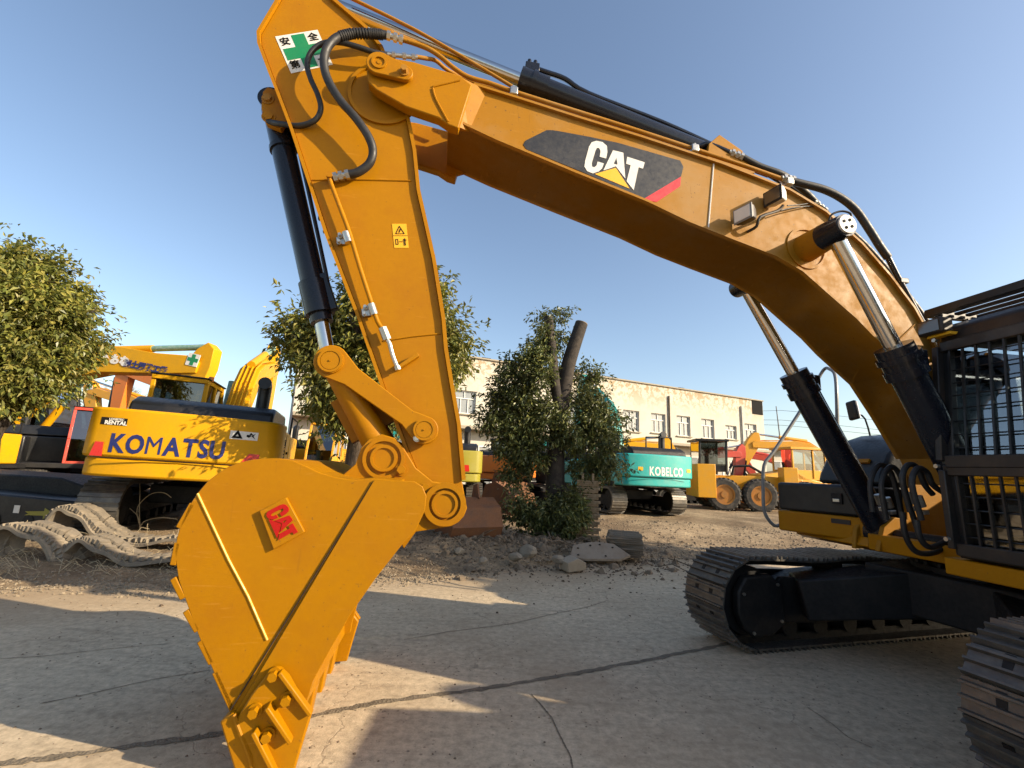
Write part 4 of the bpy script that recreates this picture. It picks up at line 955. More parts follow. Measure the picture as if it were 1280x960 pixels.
    ex_ = T(MB().tube([(-1.5, -.85, 2.3), (-1.5, -.85, 2.75), (-1.55, -.85, 2.86), (-1.66, -.85, 2.88)], .12, 14, 3)); put(ex_, 'exhaust_pipe', BLACK, b=0)
    cabo = empty('cab', (0, 0, 0)); cabo.parent = r_; cc = cabcol or BLACK
    m = MB(); y0, y1 = .42, 1.36
    for (a_, b2) in (((1.15, 1.1), (1.05, 1.9)), ((1.05, 1.9), (.75, 2.88)), ((-.5, 1.1), (-.5, 2.9)), ((.2, 1.1), (.12, 2.9))):
        for v in (y0, y1): m.beam((a_[0], v, a_[1]), (b2[0], v, b2[1]), .07, .08, up=(0, 1, 0))
    m.box((.12, (y0 + y1) / 2, 2.92), (1.38, y1 - y0 + .06, .09)); m.box((.32, (y0 + y1) / 2, 1.12), (1.7, y1 - y0, .12))
    m.box((-.5, (y0 + y1) / 2, 1.5), (.05, y1 - y0, .8)).box((.32, y1, 1.4), (1.6, .04, .6)).box((.32, y0, 1.4), (1.6, .04, .6))
    put(T(m), 'cab_frame', cc, cabo, b=.01)
    for pl in ([(-.5, y0, 1.9), (-.5, y1, 1.9), (-.5, y1, 2.88), (-.5, y0, 2.88)], [(1.13, y0, 1.2), (1.13, y1, 1.2), (1.04, y1, 1.9), (1.04, y0, 1.9)], [(1.04, y0, 1.9), (1.04, y1, 1.9), (.75, y1, 2.88), (.75, y0, 2.88)],
               [(-.5, y0, 1.7), (1.06, y0, 1.7), (.75, y0, 2.88), (-.5, y0, 2.88)], [(-.5, y1, 1.7), (1.06, y1, 1.7), (.75, y1, 2.88), (-.5, y1, 2.88)]):
        put(T(MB().add(pl, [(0, 1, 2, 3)])), 'window', DGLASS, cabo, b=0, sm=0)
    put(T(MB().box((.12, (y0 + y1) / 2, 2.985), (1.42, y1 - y0 + .12, .03))), 'roof', BLACK, cabo, b=.01)
    put(T(MB().box((.1, .89, 1.45), (.5, .5, .3)).box((-.15, .89, 1.9), (.14, .48, .7))), 'seat', SEAT, cabo, b=.04)
    if arm:
        ca, sa = math.cos(R(chord)), math.sin(R(chord)); k = blen / 5.7
        def rot(p): return (.15 + p[0] * ca - p[1] * sa, 1.55 + p[0] * sa + p[1] * ca)
        bot = [(-.1, -.22), (.6, .05), (1.6 * k, .55 * k), (2.3 * k, .72 * k), (3.2 * k, .62 * k), (5.0 * k, .02), (5.75 * k, -.2)]
        top = [(5.9 * k, .05), (5.75 * k, .22 * thick), (4.8 * k, .5 * thick), (3.3 * k, 1.22 * k * (.5 + .5 * thick)), (2.5 * k, 1.38 * k * (.5 + .5 * thick)), (1.7 * k, 1.2 * k * (.5 + .5 * thick)), (.5, .48), (-.15, .22)]
        bm = put(T(MB().prism([rot(p) for p in bot + top], boom_v - .23, boom_v + .23)), 'boom', bc_, b=.015)
        nose = rot((5.7 * k, 0)); a2 = R(stick_a); c2, s2 = math.cos(a2), math.sin(a2)
        def rs(p): return (nose[0] + p[0] * c2 - p[1] * s2, nose[1] + p[0] * s2 + p[1] * c2)
        q = slen / 2.9
        sp_ = [(-.75, .10), (-.62, .34), (-.1, .44), (.5, .42), (2.8 * q, .2), (2.95 * q, 0), (2.85 * q, -.14), (.4, -.26), (-.1, -.28), (-.5, -.12)]
        stk = put(T(MB().prism([rs(p) for p in sp_], boom_v - .17, boom_v + .17)), 'stick', st, b=.015)
        cyl0 = rot((2.6 * k, 1.5 * k)); cyl1 = rs((-.66, .12)); A_ = Vector((cyl0[0], boom_v, cyl0[1])); B_ = Vector((cyl1[0], boom_v, cyl1[1])); md = A_.lerp(B_, .55)
        put(T(MB().cyl(A_, md, .10, n=16)), 'stick_cylinder', bc_, b=0); put(T(MB().cyl(md, B_, .085 if wrap else .055, n=14)), 'cylinder_rod', GREENWRAP if wrap else CHROME, b=0)
        for v in (boom_v - .36, boom_v + .36):
            F0 = Vector((.8, v, 1.2)); p1 = rot((2.35 * k, .95 * k)); P1 = Vector((p1[0], v, p1[1])); md = F0.lerp(P1, .55)
            put(T(MB().cyl(F0, md, .095, n=14)), 'boom_cylinder', bc_, b=0); put(T(MB().cyl(md, P1, .06 if not wrap else .08, n=12)), 'cylinder_rod', GREENWRAP if wrap else CHROME, b=0)
        m = MB()
        for v in (-.14, -.05, .05, .14):
            m.tube([Vector((rot(p)[0], boom_v + v, rot(p)[1])) for p in ((.6, .62), (1.7 * k, 1.27 * k), (2.5 * k, 1.46 * k), (3.3 * k, 1.30 * k), (4.8 * k, .57), (5.3 * k, .42))], .02, 6)
        put(T(m), 'boom_pipe', bc_, b=0)
        b0 = rs((.3, .55)); b1 = rs((1.9 * q, .5)); b3 = rs((2.35 * q, .42)); tip = rs((2.85 * q, .0))
        put(T(MB().cyl((b0[0], boom_v, b0[1]), (b1[0], boom_v, b1[1]), .075, n=14)), 'bucket_cylinder', BLACK, b=0)
        put(T(MB().cyl((b1[0], boom_v, b1[1]), (b3[0], boom_v, b3[1]), .04, n=12)), 'cylinder_rod', CHROME, b=0)
        if bucket_:
            bp = [(tip[0] + x_, tip[1] + z_) for x_, z_ in ((.05, .12), (.35, .1), (.62, -.15), (.7, -.5), (.5, -.9), (.1, -1.15), (-.45, -1.1), (-.1, -.6), (-.12, -.1))]
            bk_ = MB()
            for v in (-.5, .47): bk_.prism(bp, v, v + .03)
            bk_.strip(bp[:7], -.48, .48, .03); bk = put(T(bk_), 'bucket', st, b=0)
            for v in (-.4, -.2, 0, .2, .4):
                put(T(MB().beam((bp[6][0] + .06, v, bp[6][1] + .02), (bp[6][0] - .2, v, bp[6][1] - .02), .1, .08, w2=.06, h2=.02)), 'tooth', st, bk, b=0)
    r_['rear'] = 0
    del r_['rear']
    return r_
def rear_text(r_, txt, size, mat, z=1.62, off=.012, sx=1.0, x=-2.83, v=0, spacing=1.0, nm='lettering'):
    return text_on(nm, txt, size, (x, v, z), (0, -1, 0), (0, 0, 1), mat, r_, off=off, sx=sx, spacing=spacing)

# --- machines
ka = digger('parked_excavator', 'yellow excavator seen from behind with a large navy maker name across its shaded counterweight', (-7.1, 11.27, .22), 0, 1.12, YEL, chord=35, stick_a=-84, wrap=True, bucket_=False, slen=3.1, blen=4.5, cabcol=YEL)
ka.rotation_euler = (.031, 0, 1.915)
def cwtext(r_, txt, size, mat, v, z, off=.012, sx=1.0, x=-2.835, nm='lettering', **k):
    return text_on(nm, txt, size, (x, v, z), (0, -1, 0), (0, 0, 1), mat, r_, off=off, sx=sx, **k)
# curved counterweight face: letters stepped along it
def cwx(v): 
    P = [(-1.34, -2.58), (-1.18, -2.68), (-.5, -2.78), (0, -2.8), (.5, -2.78), (1.18, -2.68), (1.34, -2.58)]
    for (a, xa), (b_, xb) in zip(P, P[1:]):
        if a <= v <= b_: return xa + (xb - xa) * (v - a) / (b_ - a), math.atan2(xb - xa, b_ - a)
    return -2.6, 0
def on_cw(r_, ch, size, mat, v, z, off=.012, sx=1.0, nm='letter', lift=.006, spacing=1.0):
    x_, sl_ = cwx(v); right = Vector((-math.sin(sl_), -math.cos(sl_), 0)); nrm = right.cross(Vector((0, 0, 1)))
    return text_on(nm, ch, size, Vector((x_, v, z)) + nrm * lift, right, (0, 0, 1), mat, r_, off=off, sx=sx, spacing=spacing)
def word_cw(r_, word, size, mat, v_l, v_r, z, off=.012, sx=1.0, **k):
    ws = []
    for ch in word:
        me = text_polys(ch, size, off); ws.append((max(v.co.x for v in me.vertices) - min(v.co.x for v in me.vertices)) * sx); bpy.data.meshes.remove(me)
    gap = (v_l - v_r - sum(ws)) / (len(word) - 1); v = v_l
    for ch, w_ in zip(word, ws): on_cw(r_, ch, size, mat, v - w_ / 2, z, off=0.0 if ch == 'M' else off, sx=sx, **k); v -= w_ + gap
def plate_cw(r_, n, mat, v, z, wd, h, lift=.004):
    x_, sl_ = cwx(v); m = MB(); m.box((0, 0, 0), (.006, wd, h)); rz_ = Matrix.Rotation(-sl_, 3, 'Z'); nrm = Vector((-math.cos(sl_), math.sin(sl_), 0))
    m.v = [tuple(rz_ @ Vector(p) + Vector((x_, v, z)) + nrm * lift) for p in m.v]; return m.build(n, mat, r_, smooth=0)
word_cw(ka, 'KOMATSU', .40, NAVY, .99, -.62, 1.49, off=.013, sx=.80)
plate_cw(ka, 'rental_badge', INK, .98, 1.84, .36, .115); on_cw(ka, 'RENTAL', .085, WHITE, .95, 1.815, lift=.009, nm='badge_lettering', off=.003); on_cw(ka, 'LOGISTEC', .045, WHITE, .95, 1.872, lift=.009, nm='badge_lettering', off=.001)
plate_cw(ka, 'warning_plate', WHITE, -.86, 1.78, .42, .14); on_cw(ka, '△', .14, INK, -.76, 1.78, lift=.009, nm='warning_symbol'); on_cw(ka, '→', .12, INK, -.95, 1.78, lift=.009, nm='warning_symbol')
def refl(r_, v, z, wd, h, flip):
    x_, sl_ = cwx(v); nrm = Vector((-math.cos(sl_), math.sin(sl_), 0)); ri = Vector((-math.sin(sl_), -math.cos(sl_), 0)); c = Vector((x_, v, z)) + nrm * .006
    q_ = [(-.5, -.5), (.5, -.5), (.4 if not flip else .5, .5), (-.25 if not flip else -.05, .5)]
    if flip: q_ = [(-.5, -.5), (.5, -.5), (.5, .5), (0, .5)]
    vs = [c + ri * a * wd + Vector((0, 0, b_ * h)) + nrm * o for o in (0, .008) for a, b_ in q_]
    return MB().add(vs, [(0, 1, 2, 3), (7, 6, 5, 4), (0, 4, 5, 1), (1, 5, 6, 2), (2, 6, 7, 3), (3, 7, 4, 0)]).build('tail_reflector', TAILRED, r_, smooth=0)
refl(ka, 1.12, 1.40, .17, .22, False); refl(ka, -.98, 1.36, .32, .24, True)
MB().box((-1.55, .25, 2.33), (.3, .26, .07)).build('cover_latch', LIME, ka, bevel=.02)
MB().cyl((-.35, .4, 2.96), (-.35, .4, 3.06), .05, n=12).build('beacon', ORNG, ka)
text_on('side_lettering', 'Matsui', .2, (-1.4, -1.346, 1.75), (1, 0, 0), (0, 0, 1), INK, ka)
# --- horizontal boom with white and navy lettering
kb = digger('parked_excavator', 'yellow excavator in the left background whose level boom carries Japanese lettering', (-20.5, 18.0, .25), R(-3), 1.45, YEL, chord=19, stick_a=-105, wrap=True, thick=1.35, blen=5.7, bucket_=False)
text_on('boom_lettering', 'へおな', .27, (3.35, -.245, 3.52), (math.cos(R(-9)), 0, math.sin(R(-9))), (math.sin(R(9)), 0, math.cos(R(-9))), WHITE, kb, off=.02)
text_on('boom_lettering', '國土開発工業', .21, (4.25, -.245, 3.34), (math.cos(R(-9)), 0, math.sin(R(-9))), (math.sin(R(9)), 0, math.cos(R(-9))), NAVY, kb, off=.012)
# --- orange one, red one, others on the left
def stick_cross(r_, chord, k, v=.236):
    ca, sa = math.cos(R(chord)), math.sin(R(chord)); c = Vector((.15 + 5.7 * k * ca, -v, 1.55 + 5.7 * k * sa + .18)); MB().box(c, (.34, .012, .34), Matrix.Rotation(.2, 3, 'Y')).build('sign_plate', WHITE, r_, smooth=0)
    MB().box(c + Vector((0, -.008 if v > 0 else .008, 0)), (.30, .006, .10), Matrix.Rotation(.2, 3, 'Y')).box(c + Vector((0, -.0085 if v > 0 else .0085, 0)), (.10, .006, .30), Matrix.Rotation(.2, 3, 'Y')).build('green_cross', GREENP, r_, smooth=0)
stick_cross(kb, 19, 1.0)
kc = digger('parked_excavator', 'orange excavator far behind on the left, its upright stick beside the yellow cab', (-14.7, 22.8, .26), R(172), 1.2, ORNG, chord=35, stick_a=-88)
text_on('boom_lettering', 'HYUNDAI', .38, (3.0, .245, 3.35), (-math.cos(R(10)), 0, math.sin(R(10))), (math.sin(R(10)), 0, math.cos(R(10))), NAVY, kc, off=.01)
kd = digger('parked_excavator', 'amber excavator farthest behind on the left, its low boom marked with a green cross', (-20.8, 27.5, .26), R(172), 1.2, YELD, chord=32, stick_a=-110, blen=5.4)
stick_cross(kd, 32, 5.4 / 5.7, -.236)
ke = digger('parked_excavator', 'black-bodied excavator with a red cab frame left of the large yellow counterweight', (-15.4, 15.4, .26), R(-48), 1.0, BLACK, chord=36, stick_a=-70, cabcol=REDP, arm=False)
kf = digger('parked_excavator', 'yellow excavator cut off by the left edge of the picture', (-15.5, 12.3, .26), R(93), 1.0, YEL, arm=False)
word_cw(kf, 'KOMATSU', .30, NAVY, .55, -.95, 1.50, off=.010)
# --- centre background
kg = digger('parked_excavator', 'small yellow-green excavator with a red tail light half hidden behind the stick', (-2.6, 18.5, .26), R(96), 1.0, LIME, arm=False, hoodcol=LIME)
refl(kg, -.80, 1.45, .34, .22, False)
kh = digger('parked_excavator', 'yellow excavator with a grey-glazed cab beyond the middle tree trunk', (-8.2, 18.2, .26), R(-82), 1.0, YEL, arm=False, cabcol=YELD)
# --- teal machine
kk = digger('parked_excavator', 'teal excavator seen from behind with white maker name on its counterweight', (4.5, 18.35, .36), 0, 1.0, TEAL, chord=47, stick_a=-70, blen=5.2)
kk.rotation_euler = (.009, 0, R(105.3))
word_cw(kk, 'KOBELCO', .40, WHITE, .50, -.86, 1.48, off=.012, sx=.68)
MB().tube([(-1.9, -.5, 2.2), (-1.9, -.5, 2.75), (-1.0, -.5, 2.8), (-1.0, -.5, 2.3)], .03, 8).tube([(-1.9, -1.0, 2.2), (-1.9, -1.0, 2.75), (-1.9, -.5, 2.75)], .03, 8).build('guard_rail', FRAME, kk)
on_cw(kk, 'SK200', .14, NAVY, .05, 1.80, lift=.008, nm='model_lettering', sx=2.0, off=.004) if False else None
on_cw(kk, '日立建機', .15, NAVY, -.05, 1.78, lift=.008, nm='faded_lettering', sx=1.6) if False else None
for v in (.80, -1.12): plate_cw(kk, 'amber_reflector', STICKY, v, 1.56, .17, .12)
# --- red one, far right
kr = digger('parked_excavator', 'red excavator with raised boom and hanging stick in front of the long building', (9.6, 25.6, .26), R(4), .84, REDP, chord=24, stick_a=-98, arm=True, bucket_=False, blen=4.3, slen=2.6)
kr2 = digger('parked_excavator', 'red excavator tucked between the red arm and the yellow loader', (19.9, 31.6, .26), R(176), .85, REDP, chord=26, stick_a=-120, arm=True, bucket_=False, blen=4.6)
ky = digger('parked_excavator', 'yellow excavator with a bent arm rising behind the wheel loader', (20.9, 28.6, .26), R(176), 1.1, YELD, chord=20, stick_a=-60, blen=5.0)
ky2 = digger('parked_excavator', 'yellow excavator behind the teal one, only its boom showing above it', (5.2, 27.3, .26), R(8), 1.0, YEL, chord=20, stick_a=-60, blen=4.6)
kz = digger('parked_excavator', 'teal excavator almost hidden by the tree, left of the one with the maker name', (3.0, 20.8, .18), R(113), 1.0, TEAL, chord=44, stick_a=-70, arm=False)
# --- unseen machine added behind the camera to throw shade on the slab
kn = digger('parked_excavator', 'tall yellow excavator added out of frame behind the photographer, shading the slab', (5.9, -.02, 0), R(180), 1.41, YEL, arm=False)

# ---- wheeled machines
def wheel(p, r, wd, par, rim=RIM):
    p = Vector(p); m = MB(); prof_ = [(wd * .5, r * .62), (wd * .5, r * .88), (wd * .38, r), (-wd * .38, r), (-wd * .5, r * .88), (-wd * .5, r * .62)]
    n = 32; vs = []
    for (y_, rr) in prof_:
        for k in range(n): t = 2 * math.pi * k / n; vs.append(p + Vector((rr * math.cos(t), y_, rr * math.sin(t))))
    fs = [(a * n + k, a * n + (k + 1) % n, (a + 1) * n + (k + 1) % n, (a + 1) * n + k) for a in range(5) for k in range(n)]
    m.add(vs, fs)
    for k in range(24):
        t = 2 * math.pi * k / 24
        for s_ in (-1, 1):
            c_ = p + Vector((math.cos(t + s_ * .06) * r * 1.0, s_ * wd * .22, math.sin(t + s_ * .06) * r * 1.0))
            m.box(c_, (r * .07, wd * .46, r * .13), Matrix.Rotation(-t, 3, 'Y') @ Matrix.Rotation(s_ * .5, 3, 'X'))
    ty = m.build('tyre', TYRE, par, smooth=30)
    m = MB(); m.cyl(p - Vector((0, wd * .36, 0)), p + Vector((0, wd * .36, 0)), r * .64, n=28); m.ring(p - Vector((0, wd * .46, 0)), p + Vector((0, wd * .46, 0)), r * .64, r * .54, 28); m.cyl(p - Vector((0, wd * .44, 0)), p + Vector((0, wd * .44, 0)), r * .22, n=14)
    m.build('rim', rim, par, smooth=30)
gr = empty('motor_grader', (10.7, 21.9, .26), R(-7), label='yellow motor grader with tandem wheels and a bright orange-yellow tank box', category='grader')
for x_ in (-.78, .78):
    for v in (-1.0, 1.0): wheel((x_, v, .72), .72, .42, gr)
MB().prism([(-1.6, .9), (-1.6, 1.55), (1.4, 1.6), (2.9, 1.5), (2.9, 1.0), (1.2, .8)], -.5, .5).build('body', YELD, gr, bevel=.03)
MB().box((-1.55, -.2, 1.30), (.8, 2.1, 1.5)).build('rear_tank', YELD, gr, bevel=.02)
MB().box((2.15, -.75, 1.35), (.62, .6, 1.35)).build('front_tank', YELD, gr, bevel=.02)
for v in (-1, 1): MB().box((0, v * .72, .78), (2.0, .14, .45)).build('tandem_case', YELD, gr, bevel=.02)
m = MB()
for x_ in (-1.7, -.5):
    for v in (-.7, .7): m.beam((x_, v, 1.6), (x_ + .05, v, 3.15), .09, .09)
m.box((-1.1, 0, 3.18), (1.5, 1.6, .1)).box((-1.1, 0, 1.9), (1.2, 1.4, .35)).box((-1.1, 0, 2.2), (.5, .5, .5)); cabg = m.build('cab', BLACK, gr, bevel=.01)
for v in (-.7, .7): MB().add([(-1.7, v, 2.0), (-.5, v, 2.0), (-.5, v, 3.12), (-1.7, v, 3.12)], [(0, 1, 2, 3)]).build('window', DGLASS, cabg, smooth=0)
MB().add([(-1.7, -.7, 2.0), (-1.7, .7, 2.0), (-1.7, .7, 3.12), (-1.7, -.7, 3.12)], [(0, 1, 2, 3)]).build('window', DGLASS, cabg, smooth=0)
for v in (-1.0, 1.0): wheel((2.75, v, .7), .7, .4, gr)
MB().tube([(-.2, -.5, 1.6), (-.1, -.5, 2.0), (.6, -.5, 2.05), (1.2, -.5, 1.7)], .06, 8).build('hose', FRAME, gr)
gr2 = gr
ld = empty('wheel_loader', (15.7, 24.6, .26), R(6), label='yellow wheel loader with a boxy many-windowed cab behind the handrail', category='loader')
for x_ in (-1.35, 1.35):
    for v in (-1.0, 1.0): wheel((x_, v, .70), .70, .5, ld)
MB().prism([(-2.6, .8), (-2.6, 1.7), (-.9, 1.95), (-.3, 1.6), (1.2, 1.3), (1.9, .9), (1.6, .6), (-2.2, .6)], -.75, .75).build('body', YELD, ld, bevel=.04)
m = MB()
for x_ in (-1.0, 0.15, .85):
    for v in (-.75, .75): m.beam((x_, v, 1.6), (x_, v, 3.05), .08, .08)
m.box((-.07, 0, 1.75), (2.0, 1.5, .5)); cb = m.build('cab', YELD, ld, bevel=.01)
MB().box((-.05, 0, 3.12), (2.2, 1.7, .14)).build('roof', YELD, cb, bevel=.03)
for v in (-.74, .74):
    for a_, b2 in ((-.96, .11), (.19, .81)): MB().add([(a_, v, 2.0), (b2, v, 2.0), (b2, v, 3.05), (a_, v, 3.05)], [(0, 1, 2, 3)]).build('window', GLASS, cb, smooth=0)
for x_ in (-1.0, .85): MB().add([(x_, -.7, 2.0), (x_, .7, 2.0), (x_, .7, 3.05), (x_, -.7, 3.05)], [(0, 1, 2, 3)]).build('window', GLASS, cb, smooth=0)
for v in (-.55, .55): MB().prism([(1.0, 1.2), (1.1, 1.5), (2.6, .9), (3.1, .45), (2.9, .3), (2.3, .7)], v - .08, v + .08).build('lift_arm', YELD, ld, bevel=.01)
bkt = MB(); bk_p = [(3.0, .1), (3.9, .05), (3.2, .2), (2.95, .6), (3.1, 1.1)]; bkt.strip([(3.9, .05), (3.1, .08), (2.9, .5), (3.1, 1.15)], -1.35, 1.35, .04); bkt.build('bucket', RUST, ld)

# ---- loose buckets
def loose_bucket(name, label, loc, rz, S, mat):
    b_ = empty(name, loc, rz, label=label, category='bucket'); b_.scale = (S, S, S)
    pr = [(0, .9), (.35, 1.0), (.75, .8), (.9, .4), (.75, .08), (.3, 0), (-.3, .05), (-.12, .5)]
    for v in (-.6, .57): MB().prism(pr, v, v + .03).build('side_plate', mat, b_, bevel=.005)
    MB().strip(list(reversed(pr[:7])), -.57, .57, .03).build('shell', mat, b_, smooth=50)
    for v in (-.2, .2): MB().prism([(0, .9), (.1, 1.25), (.3, 1.3), (.45, .98)], v - .02, v + .02).build('ear', mat, b_)
    for v in (-.5, -.25, 0, .25, .5): MB().beam((-.2, v, .05), (-.5, v, .06), .1, .07, w2=.05, h2=.02).build('tooth', mat, b_)
    return b_
loose_bucket('loose_bucket', 'rust-brown excavator bucket lying in the rubble right behind the big bucket pin', (-1.0, 10.7, .12), R(-62), .98, RUST)
loose_bucket('loose_bucket', 'dark rusty bucket with its open mouth turned to the right, farther back', (-.45, 14.8, .35), R(-25), 1.0, RUST)
loose_bucket('loose_bucket', 'small brown bucket beside the tree foot, farther back', (.6, 14.0, .35), R(200), .8, RUST)

# ---- black undercarriage frame on the ground at left
uf = empty('dismounted_track_frame', (-10.1, 9.3, .22), R(-6), label='black dismounted undercarriage with a small yellow arrow lying at the left edge', category='track frame')
MB().prism([(-2.4, .15), (2.2, .15), (2.5, .4), (2.2, .62), (-.3, .72), (-2.4, .62)], -.35, .35).build('side_frame', BLACK, uf, bevel=.03)
MB().prism([(-2.4, .55), (1.2, .58), (1.7, .80), (.9, 1.0), (-2.4, 1.05)], .3, 1.7).build('cross_frame', FRAME, uf, bevel=.03)
for x_ in (-1.6, -.9, -.2, .5, 1.2): MB().cyl((x_, -.36, .22), (x_, .36, .22), .12, n=16).build('roller', FRAME, uf)
MB().cyl((2.25, -.2, .42), (2.25, .2, .42), .36, n=28).build('idler', FRAME, uf)
MB().prism([(1.1, .33), (1.5, .34), (1.5, .28), (1.72, .38), (1.5, .48), (1.5, .42), (1.1, .40), (1.18, .36)], -.36, -.352).build('arrow_mark', LIME, uf, smooth=0)
MB().prism([(.85, .36), (.97, .36), (.97, .5), (.85, .5)], -.36, -.352).build('paper_tag', WHITE, uf, smooth=0)

# ---- rubber tracks thrown in a heap
OLDRUB = paint('dusty_grey_rubber', (.20, .17, .13), .9, (.36, .29, .20), .8, scale=4, wave=.5)
def rubber_track(label, pts, Y, wid, th=.05, seed=1, skew=.25):
    r = random.Random(seed); P = [Q(px, py, Y) for px, py in pts]; P = [Vector((p.x, 0, p.z)) for p in P]; n = len(P); D = []
    for i in range(n):
        for k in range(5):
            t = k / 5; p0, p1, p2, p3 = P[i - 1], P[i], P[(i + 1) % n], P[(i + 2) % n]
            D.append(0.5 * ((2 * p1) + (p2 - p0) * t + (2 * p0 - 5 * p1 + 4 * p2 - p3) * t * t + (3 * p1 - p0 - 3 * p2 + p3) * t ** 3))
    area = sum(D[i].x * D[(i + 1) % len(D)].z - D[(i + 1) % len(D)].x * D[i].z for i in range(len(D))); sg = 1 if area > 0 else -1
    root = empty('rubber_track', (D[0].x, Y, 0), label=label, category='rubber track', group='old rubber tracks heaped at the roadside'); off = Vector(root.location)
    m = MB(); N_ = len(D); vs = []
    for j, w_ in enumerate((0, wid)):
        for i in range(N_):
            d = (D[(i + 1) % N_] - D[i - 1]).normalized(); nn = Vector((d.z, 0, -d.x)) * sg
            for o_ in (0, th): vs.append(D[i] + nn * o_ + Vector((skew * w_, Y + w_, .03 * math.sin(i * .7 + j * 2) + w_ * .06)) - off)
    fs = []
    for i in range(N_):
        a = i * 2; b_ = ((i + 1) % N_) * 2; c = N_ * 2
        fs += [(a, b_, c + b_, c + a), (a + 1, c + a + 1, c + b_ + 1, b_ + 1), (a, a + 1, b_ + 1, b_), (c + a, c + b_, c + b_ + 1, c + a + 1)]
    m.add(vs, fs); m.build('belt', OLDRUB, root, smooth=40)
    m = MB()
    for i in range(0, N_):
        d = (D[(i + 1) % N_] - D[i - 1]).normalized(); nn = Vector((d.z, 0, -d.x)) * sg; an = math.atan2(d.z, d.x)
        for s_ in (0, 1):
            w_ = wid * (.27 + .46 * s_); c = D[i] + nn * (th + .02) + Vector((skew * w_, Y + w_, w_ * .06)) - off
            m.box(c + Vector((r.uniform(-.02, .02), 0, r.uniform(-.01, .01))), (.07, wid * .42, r.uniform(.05, .085)), Matrix.Rotation(-an, 3, 'Y') @ Matrix.Rotation((.35 if s_ else -.35) + r.uniform(-.05, .05), 3, 'Z'))
    m.build('tread_lugs', OLDRUB, root, smooth=0, kind='stuff'); return root
rubber_track('sunlit rubber track looped over in the middle of the heap, its rounded fold facing right', [(52, 676), (56, 655), (68, 642), (82, 641), (98, 652), (116, 669), (140, 678), (180, 682), (222, 678), (240, 680), (238, 688), (160, 694), (112, 688), (78, 680)], 8.2, .44, seed=1)
rubber_track('shaded grey rubber track lying lowest and nearest the road', [(74, 704), (80, 690), (94, 681), (110, 684), (130, 697), (160, 706), (222, 705), (232, 709), (225, 714), (150, 717), (100, 716), (80, 712)], 7.35, .40, seed=2)
rubber_track('folded rubber track at the left end of the heap, with a raised lip', [(-30, 690), (-20, 672), (0, 664), (22, 668), (46, 680), (60, 700), (50, 716), (20, 712), (5, 722), (-24, 716)], 7.3, .42, seed=3, skew=.7)
rubber_track('short rubber track piece on top at the back of the heap', [(26, 651), (34, 638), (50, 634), (76, 640), (92, 650), (80, 656), (50, 652), (36, 658)], 9.0, .5, seed=4)

# ---- pile of steel shoes, plates and blocks by the tree
pl = empty('steel_shoe_stack', G(781, 692, .10), R(76), label='low stack of rusty grooved steel track shoes right of the brick post', category='steel stack')
r = random.Random(5)
sh = MB().prism([(-.13, 0), (.13, 0), (.13, .012), (.09, .012), (.085, .035), (.07, .035), (.065, .012), (.01, .012), (.005, .035), (-.01, .035), (-.015, .012), (-.08, .012), (-.085, .035), (-.1, .035), (-.105, .012), (-.13, .012)], -.33, .33)
sh0 = None
for col_ in range(3):
    for k in range(11):
        if sh0 is None: o = sh.build('shoe', OLDSHOE, pl, smooth=0); sh0 = o.data
        else: o = bpy.data.objects.new('shoe', sh0); COL.objects.link(o); o.parent = pl
        o.location = (-.34 + col_ * .34 + r.uniform(-.03, .03), r.uniform(-.05, .05), .0 + k * .038); o.rotation_euler = (0, r.uniform(-.03, .03), r.uniform(-.1, .1))
ps = empty('steel_plate', G(752, 700, .10), R(10), label='pale bolted steel plate lying tilted in front of the tree foot', category='plate')
m = MB().prism([(-.62, .02), (-.50, .14), (-.2, .17), (.0, .18), (.35, .16), (.62, .04), (.4, .0), (-.3, .0)], -.02, .02, fn=lambda p, v: (p[0], p[1] * 1.6 + 0, p[1] * 1.5 + v)); m.build('plate', paint('dull_pale_steel', (.24, .20, .15), .6, (.15, .10, .06), .7), ps)
m = MB()
for a_, b2 in ((-.45, .04), (-.42, .11), (.1, .03), (.3, .12), (.05, .15), (-.15, .14)): m.cyl((a_, b2 * 1.6 - .012, b2 * 1.5 + .021), (a_, b2 * 1.6 - .014, b2 * 1.5 + .026), .022, n=10)
m.build('bolt_holes', INK, ps, kind='stuff')
sb = MB().prism([(-.19, 0), (-.2, .17), (.02, .22), (.19, .12), (.18, 0)], -.13, .15).build('stone_block', paint('pale_cut_stone', (.36, .30, .22), .85, (.2, .16, .11), .4), None, bevel=.012, label='squared pale stone block sitting on the road edge below the tree', category='stone')
sb.location = G(717, 712, .03); sb.rotation_euler = (.05, -.08, R(25))
# a length of steel track standing on end behind the basal shoots
MORT = paint('crumbly_mortar', (.33, .29, .22), .95)
ut = empty('upright_track_section', G(734, 676, .2), R(-14), label='tan rusty length of steel track standing on end against the tree with sawn-off limbs', category='track section')
TANST = paint('tan_rusted_track', (.34, .24, .14), .85, (.50, .40, .27), .8, scale=9)
us = MB().box((0, 0, 0), (.50, .035, .135)).box((0, -.03, .045), (.50, .03, .018)).box((0, -.03, 0), (.50, .03, .018)).box((0, -.03, -.045), (.50, .03, .018)).box((.27, -.01, .035), (.05, .07, .06)); um0 = None
for k in range(9):
    if um0 is None: o = us.build('shoe', TANST, ut, smooth=0); um0 = o.data
    else: o = bpy.data.objects.new('shoe', um0); COL.objects.link(o); o.parent = ut
    o.location = (r.uniform(-.012, .012), .10 * math.sin(k * .3) + r.uniform(-.01, .01), .07 + k * .152); o.rotation_euler = (r.uniform(-.08, .08), r.uniform(-.03, .03), 0)
ch = MB()
for k in range(10):
    for x_ in (-.12, .12): ch.box((x_, .06 + .10 * math.sin(k * .3), .07 + k * .152), (.05, .08, .165))
